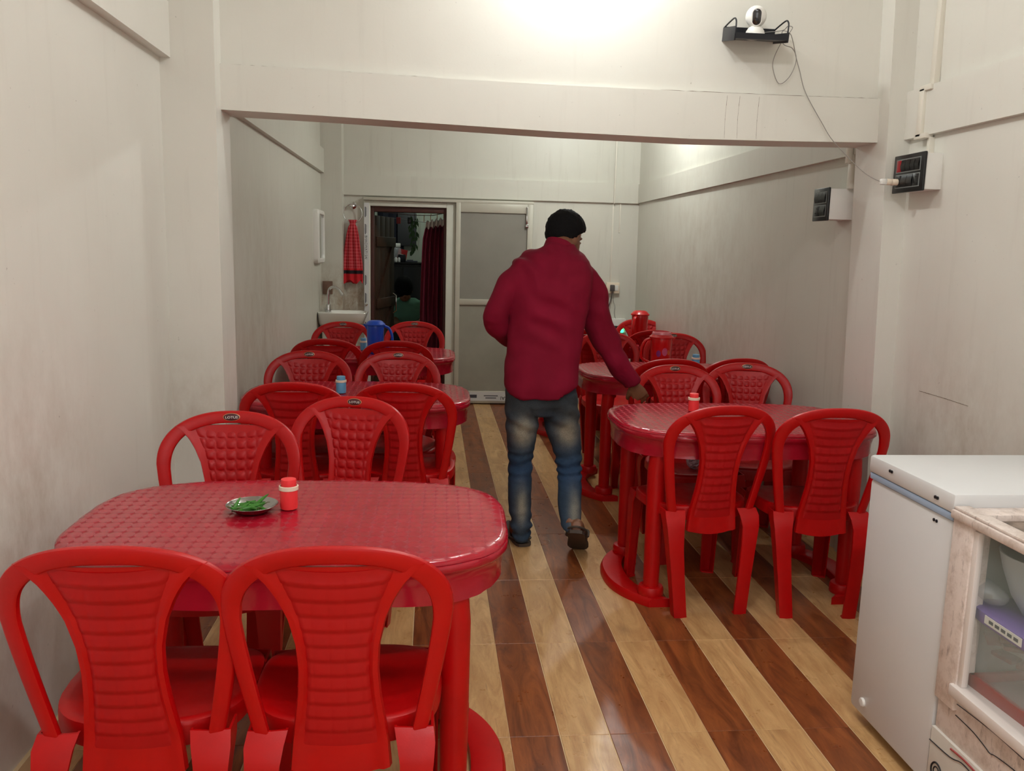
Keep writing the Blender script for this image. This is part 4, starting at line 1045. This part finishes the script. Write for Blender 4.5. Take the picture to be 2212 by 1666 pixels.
# left arm, hand carried in front of the belly
LA = [A(1126, 592, 4.0), A(1096, 628, 3.985), A(1070, 686, 3.975), A(1092, 722, 4.07), A(1125, 738, 4.15)]
limb(body, LA, [.034, .034, .032, .032, .026])
RA = [A(1272, 592, 4.02), A(1289, 650, 4.04), A(1292, 705, 4.05), A(1325, 768, 4.07), A(1366, 830, 4.09)]
limb(body, RA, [.034, .036, .034, .032, .024])
def hand(b, w, d, n, side, curl, L=.085):
    """w wrist, d pointing direction, n back-of-hand normal, side = thumb side"""
    d = d.normalized(); n = (n-d*n.dot(d)).normalized(); s = d.cross(n)*side
    b.loft([ell_ring2(w-d*.01, s, n, .026, .020), ell_ring2(w+d*.02, s, n, .033, .018), ell_ring2(w+d*.06, s, n, .041, .016), ell_ring2(w+d*.088, s, n, .040, .013)])
    for k, (o_, ln, r) in enumerate(((.030, .072, .0090), (.010, .080, .0093), (-.010, .075, .0090), (-.030, .060, .0080))):
        p = w+d*.078+s*o_; dd = d; pts = [p]
        for j, fr_ in enumerate((.45, .32, .23)):
            rot = Matrix.Rotation(curl*(j+.6)*side, 3, s); q = rot @ d
            pts.append(pts[-1]+q*ln*fr_)
        b.tube(pts, [r*1.05, r, r*.95, r*.75], 10)
        b.ball(pts[-1], r*.75, 8)
    p = w+d*.022+s*.026; rot = Matrix.Rotation(-.75*side*0+0, 3, n)
    td = (d*.62+s*.62-n*.45).normalized(); pts = [p, p+td*.034, p+td*.034+(td+d*.5-n*.6).normalized()*.028, p+td*.034+(td+d*.5-n*.6).normalized()*.028+(d*.7-n*.9).normalized()*.022]
    b.tube(pts, [.014, .0115, .0105, .008], 10); b.ball(pts[-1], .008, 8)
def ell_ring2(c, e1, e2, a, b_, seg=16): return [c+e1*a*math.cos(2*PI*k/seg)+e2*b_*math.sin(2*PI*k/seg) for k in range(seg)]
wr = RA[-1]; hand(body, wr, Vector((.42, .10, -.55)), Vector((-.15, -1, .1)), 1, -.62)
wl = LA[-1]; hand(body, wl, Vector((.75, .45, -.05)), Vector((-.2, .6, .5)), -1, .35)
# legs
LL = [A(1128, 870, 3.96), A(1126, 930, 3.97), A(1124, 990, 3.985), A(1124, 1050, 3.96), A(1124, 1110, 3.945), A(1125, 1158, 3.94)]
limb(body, LL, [.075, .068, .050, .048, .040, .033])
RL = [A(1208, 870, 3.96), A(1216, 930, 3.985), A(1228, 990, 3.97), A(1231, 1050, 3.88), A(1231, 1105, 3.79), A(1232, 1136, 3.73)]
limb(body, RL, [.075, .068, .050, .048, .038, .030])
body.loft([ell_ring(A(1168, 845, 3.955), .150, .10), ell_ring(A(1168, 875, 3.96), .155, .105), ell_ring(A(1168, 893, 3.96), .10, .08)])
# left foot flat
lf_h = A(1128, 1172, 3.935); lf_h.z = .03
la = Vector((-.20, 1, 0)).normalized()
def foot(b, heel, fd_, up2, L=.245):
    sd_ = fd_.cross(up2).normalized(); rr = []
    for t_, w, h in ((0, .022, .028), (.08, .032, .036), (.3, .034, .042), (.55, .040, .034), (.78, .046, .024), (.92, .038, .018), (1, .020, .012)):
        c = heel+fd_*(t_*L)+up2*(h*.9-.005)
        rr.append([c+sd_*w*math.cos(2*PI*k/16)+up2*h*math.sin(2*PI*k/16) for k in range(16)])
    b.loft(rr)
    for k in range(5):
        c = heel+fd_*(L*(.98-.022*k))+sd_*(-.030+.016*k)*(-1)+up2*.012
        b.tube([c-fd_*.03, c, c+fd_*(.018-.002*k)], [.010, .009, .007], 8)
Z = Vector((0, 0, 1))
heelL = A(1131, 1172, 3.93); heelL.z = .018
foot(body, heelL, la, Z)
limb(body, [LL[-1], heelL+la*.045+Z*.05], [.033, .034])
# right foot, heel lifted, sole toward the camera
toeR = A(1249, 1188, 3.865); toeR.z = .028
fR = Vector((.20, .80, -.56)).normalized(); sR = fR.cross(Z).normalized(); uR = sR.cross(fR).normalized()
heelR = toeR-fR*.235
fR = (toeR-heelR).normalized(); sR = fR.cross(Z).normalized(); uR = sR.cross(fR).normalized()
foot(body, heelR, fR, uR)
limb(body, [RL[-1], heelR+fR*.05+uR*.045], [.030, .034])
remesh(body, 'body', .0048, M['skin'], man, 3)
# --- sandals
def sandal(heel, fd_, up2, name='sandal'):
    sd_ = fd_.cross(up2).normalized(); rr = []
    P = []
    for t_, w in ((-.09, .012), (-.07, .028), (0, .038), (.15, .041), (.4, .040), (.65, .048), (.85, .050), (1.0, .040), (1.07, .026), (1.10, .01)):
        P.append((heel+fd_*(t_*.245), w))
    rings = [[c-sd_*w, c+sd_*w, c+sd_*w+up2*.016, c-sd_*w+up2*.016] for c, w in [(c-up2*.018, w) for c, w in P]]
    o = B().loft(rings).build(name, M['rubber'], man)
    s = B()
    for q in (-1, 1): s.tube(smoothpath([heel+fd_*.20+up2*.03, heel+fd_*.17+sd_*q*.03+up2*.05, heel+fd_*.12+sd_*q*.047+up2*.03, heel+fd_*.09+sd_*q*.048-up2*.0], 5), .006, 8, flat=1.6)
    # raised rim round the heel
    s.tube(smoothpath([heel+fd_*.09+sd_*.043, heel+fd_*.02+sd_*.042+up2*.012, heel-fd_*.018+up2*.014, heel+fd_*.02-sd_*.042+up2*.012, heel+fd_*.09-sd_*.043], 6), .005, 8)
    s.build('strap', M['rubber'], o)
sandal(heelL, la, Z); sandal(heelR, fR, uR)
# --- shirt
sh_b = B(); sh_b.loft(shirt_rings(0))
limb(sh_b, [A(1142, 578, 4.02)]+[A(1122, 594, 4.0)]+LA[1:5], [.055, .066, .056, .056, .050, .043], 20)
limb(sh_b, [A(1248, 584, 4.03)]+[A(1264, 604, 4.02)]+RA[1:5], [.050, .064, .062, .062, .056, .040], 20)
col = [A(1205, 536, 4.07), A(1210, 524, 4.09)]
def wr_fn(c, n):
    p = c*1.0; w = Vector(man.location)+c
    a = mnoise.noise(Vector((p.x*13, p.y*9, p.z*2.2)))*.014+mnoise.noise(p*12)*.006+.003
    a += .013*math.sin((p.z*46+p.x*30+4*mnoise.noise(p*5)))*max(0, mnoise.noise(p*4.0+Vector((3, 1, 0))))
    # cloth bunching at the elbows and the small of the back
    return c+n*a
sh_o = remesh(sh_b, 'shirt', .0065, None, man, 6, wr_fn)
def cloth_mat(name, c1, c2, sc=500):
    k = N(name); v = k.coord(); nz = k.ramp(k.noise(v, 3, 3), [(.3, 0.), (.7, 1.)])
    k.l(k.mix(nz, c1, c2), k.b.inputs['Base Color']); k.b.inputs['Roughness'].default_value = .85
    k.b.inputs['Sheen Weight'].default_value = .0; k.b.inputs['Specular IOR Level'].default_value = .25
    k.bump(k.noise(v, sc, 2), .25, .0008); return k.m
sh_o.data.materials.clear(); sh_o.data.materials.append(cloth_mat('crimson_shirt', rgb(112, 2, 32), rgb(130, 5, 42)))
cb_ = B(); rings = []
for i, (dz_, r_) in enumerate(((-.030, .080), (-.014, .074), (.004, .068), (.012, .064), (.008, .059), (-.03, .058))):
    c = A(1209, 531, 4.085)+Vector((0, 0, dz_)); rings.append([c+Vector((r_*math.cos(2*PI*k/32), r_*1.0*math.sin(2*PI*k/32), .022*math.sin(2*PI*k/32)*-1-.10*r_*math.cos(2*PI*k/32)*3)) for k in range(32)])
cb_.loft(rings).build('collar', sh_o.data.materials[0], man)
yk = []
for k in range(20):
    px = 1122+148*k/19; y_ = 566+8*math.sin(PI*k/19)*-.4+(20*(k/19))*.6; yk.append((px, y_))
for wr_c, dirv, r_ in ((RA[-1]*.86+RA[-2]*.14, (RA[-1]-RA[-2]).normalized(), .043), ):
    cf = B(); cf.tube([wr_c-dirv*.035, wr_c-dirv*.034, wr_c+dirv*.018, wr_c+dirv*.02], [.040, .0425, .0395, .036], 22); cf.build('cuff', sh_o.data.materials[0], man)
# --- jeans
jn = B()
jn.loft([ell_ring(A(1168, 800, 3.955), .158, .112), ell_ring(A(1168, 845, 3.955), .172, .120), ell_ring(A(1168, 872, 3.96), .172, .122), ell_ring(A(1168, 892, 3.965), .13, .10)])
def leg_rings(data, YY):
    out = []
    for (py, l, r, dp), Y in zip(data, YY): out.append(ell_ring(A((l+r)/2, py, Y), px_r((r-l)/2, Y), dp, 0, 26, 2.1))
    return out
jl = [(848, 1092, 1166, .11), (880, 1091, 1167, .115), (915, 1091, 1164, .10), (950, 1094, 1158, .088), (985, 1097, 1152, .075), (1020, 1097, 1150, .072), (1060, 1096, 1149, .073), (1100, 1098, 1148, .066), (1130, 1103, 1149, .062), (1146, 1104, 1148, .060), (1163, 1107, 1142, .055), (1168, 1109, 1140, .05)]
jr_ = [(848, 1172, 1248, .11), (880, 1170, 1250, .115), (915, 1173, 1252, .10), (950, 1184, 1256, .088), (985, 1198, 1257, .075), (1020, 1203, 1257, .072), (1060, 1204, 1257, .073), (1090, 1204, 1257, .066), (1112, 1206, 1257, .062), (1130, 1210, 1256, .060), (1145, 1215, 1251, .055), (1148, 1217, 1249, .05)]
jn.loft(leg_rings(jl, [3.96, 3.96, 3.965, 3.975, 3.985, 3.975, 3.96, 3.95, 3.945, 3.942, 3.94, 3.94]))
jn.loft(leg_rings(jr_, [3.96, 3.96, 3.98, 3.985, 3.97, 3.925, 3.865, 3.82, 3.785, 3.76, 3.74, 3.735]))
zk, zc_, zt_ = A(1124, 1000, 3.98).z, A(1124, 1135, 3.94).z, A(1124, 900, 3.96).z
def jn_fn(c, n):
    w = 0
    w += .0055*math.sin(c.z*150+7*mnoise.noise(c*7))*math.exp(-((c.z-zk)/.06)**2)
    w += .0075*math.sin(c.z*125+5*mnoise.noise(c*9))*math.exp(-((c.z-zc_)/.055)**2)
    w += .005*math.sin(c.z*70+c.x*40+3*mnoise.noise(c*6))*math.exp(-((c.z-zt_)/.08)**2)
    w += .003*mnoise.noise(c*18)
    return c+n*w
jo = remesh(jn, 'jeans', .0062, None, man, 4, jn_fn)
def paint_jeans(o):
    me = o.data; ca = me.color_attributes.new('fade', 'FLOAT_COLOR', 'POINT'); vals = []
    zT, zK0, zCalf = A(1124, 925, 3.97).z, A(1124, 985, 3.98).z, A(1124, 1085, 3.94).z
    xl, xr, xr2 = A(1126, 930, 3.97).x, A(1220, 930, 3.98).x, A(1232, 1060, 3.88).x
    for v in me.vertices:
        c = v.co; x0 = xl if c.x < A(1170, 900, 3.96).x else (xr if c.z > zK0 else xr2)
        thigh = math.exp(-((c.z-zT)/.062)**2)*math.exp(-((c.x-x0)/.052)**2)
        calf = math.exp(-((c.z-zCalf)/.085)**2)*math.exp(-((c.x-x0-.003)/.026)**2)*.85
        seat_ = math.exp(-((c.z-zT-.14)/.07)**2)
        knee = math.exp(-((c.z-zK0+.055)/.065)**2)
        nz = .5+.8*mnoise.noise(c*14)+.4*mnoise.noise(c*40)
        fd2 = max(0, min(1, (thigh*1.25+calf)*(.65+.5*nz)))
        a = Vector((.020, .046, .085)); grey = Vector((.028, .036, .044)); f_ = Vector((.36, .335, .25)); bl = Vector((.014, .05, .125))
        col_ = a.lerp(grey, min(1, seat_*1.2)).lerp(bl, knee*.7).lerp(f_, fd2*.85)*(.85+.3*nz*.6)
        vals += [col_.x, col_.y, col_.z, 1]
    ca.data.foreach_set('color', vals)
    k = N('faded_denim'); at_ = k.n('ShaderNodeAttribute'); at_.attribute_name = 'fade'
    v = k.coord((1, 1, .5)); w = k.ramp(k.noise(v, 420, 2), [(.35, .75), (.65, 1.15)])
    k.l(k.mix(1., at_.outputs['Color'], w, 'MULTIPLY'), k.b.inputs['Base Color']); k.b.inputs['Roughness'].default_value = .9
    k.bump(k.noise(v, 500, 2), .3, .001); me.materials.clear(); me.materials.append(k.m)
paint_jeans(jo)
# --- hair
hb = B(); rings = []
seg = 40
for i in range(1, 22):
    a = PI*i/26*1.02; ring = []
    for k in range(seg):
        t = 2*PI*k/seg; dx, dy, dzz = math.sin(a)*math.cos(t), math.sin(a)*math.sin(t), math.cos(a)
        # lower limit of hair: short at the forehead, long at the nape
        lim = interp([(-1, 2.55), (-.3, 2.2), (.25, 1.62), (.7, 1.30), (1, 1.18)], math.sin(t))
        aa = min(a, lim); dx, dy, dzz = math.sin(aa)*math.cos(t), math.sin(aa)*math.sin(t), math.cos(aa)
        puff = .013+.008*max(0, dzz)+.012*max(0, dy)*max(0, dzz+.3)
        if a > lim: puff -= .010
        p = Vector((dx*(.074+puff), -.015+dy*(.093+puff), .018+dzz*(.088+puff)))
        p += Vector((dx, dy, dzz))*.006*mnoise.noise(Vector((dx, dy, dzz))*5)+Vector((dx, dy, dzz))*.003*mnoise.noise(Vector((dx, dy, dzz))*19)
        ring.append(headc+H3 @ p)
    rings.append(ring)
hb.loft(rings).build('hair', M['hair'], man, ang=80)
# --- person in the kitchen
p2 = thing('person', 'person in a green T-shirt seated with head bowed in the dark kitchen', 'person', tuple(at(878, 650, 9.0).xy)+(0,))
o2 = -Vector(p2.location)
def A2(px, py, Y): return at(px, py, Y)+o2
b = B()
b.ball(A2(872, 622, 8.90), (.085, .095, .11), 20); b.ball(A2(874, 636, 8.86), (.06, .06, .08), 16); b.ball(A2(874, 640, 8.80), (.014, .02, .016), 8)
for s in (-1, 1): b.ball(A2(872, 628, 8.90)+Vector((s*.085, 0, 0)), (.012, .02, .03), 8)
limb(b, [A2(873, 632, 8.93), A2(878, 648, 9.0), A2(880, 665, 9.02)], [.055, .05, .08])
zs = .45
b.loft([ell_ring(A2(880, 652, 9.02), .15, .08), ell_ring(A2(880, 680, 9.02), .15, .10), ell_ring(A2(880, 705, 9.05), .13, .10), ell_ring(Vector((0, .12, zs)), .15, .12)])
limb(b, [A2(857, 650, 9.02), A2(853, 690, 8.95), A2(862, 700, 8.75)], [.045, .04, .03]); limb(b, [A2(908, 650, 9.02), A2(914, 690, 8.95), A2(900, 700, 8.75)], [.045, .04, .03])
for s in (-1, 1):
    limb(b, [Vector((s*.09, .10, zs)), Vector((s*.13, -.30, zs+.03)), Vector((s*.12, -.30, .10))], [.08, .06, .045])
    foot(b, Vector((s*.12, -.27, .02)), Vector((s*.1, -1, 0)).normalized(), Z)
hand(b, A2(862, 700, 8.75), Vector((.3, -.5, -.3)), Vector((0, -.3, 1)), 1, -.3); hand(b, A2(900, 700, 8.75), Vector((-.3, -.5, -.3)), Vector((0, -.3, 1)), -1, .3)
remesh(b, 'body', .008, M['skin'], p2, 3)
t2 = B(); t2.loft([ell_ring(A2(880, 644, 9.02), .09, .07), ell_ring(A2(880, 652, 9.02), .165, .10), ell_ring(A2(880, 668, 9.02), .185, .12), ell_ring(A2(880, 705, 9.04), .165, .12), ell_ring(Vector((0, .12, zs+.02)), .17, .13)])
limb(t2, [A2(864, 650, 9.02), A2(855, 672, 9.0), A2(853, 690, 8.96)], [.06, .06, .055]); limb(t2, [A2(905, 650, 9.02), A2(912, 672, 9.0), A2(914, 690, 8.96)], [.06, .06, .055])
remesh(t2, 't_shirt', .010, M['greentee'], p2, 4, lambda c, n: c+n*.008*mnoise.noise(c*14))
t3 = B()
for s in (-1, 1): limb(t3, [Vector((s*.09, .12, zs)), Vector((s*.13, -.31, zs+.03)), Vector((s*.12, -.31, .12))], [.095, .075, .06])
remesh(t3, 'trousers', .012, M['navy'], p2, 3)
hh = B(); hh.ball(A2(872, 620, 8.875), (.098, .112, .122), 20); hh.build('hair', M['hair'], p2)
stl = thing('stool', 'low dark stool under the seated person in the kitchen', 'stool', (p2.location.x, 9.12, 0))
B().lathe([(.16, .33), (.17, .335), (.17, .355), (.16, .36), (0, .36)], 28).build('seat', M['deepblack'], stl)
for a in range(4): B().tube([(.11*math.cos(a*PI/2+.78), .11*math.sin(a*PI/2+.78), .34), (.15*math.cos(a*PI/2+.78), .15*math.sin(a*PI/2+.78), 0)], .016, 10).build('leg', M['deepblack'], stl)
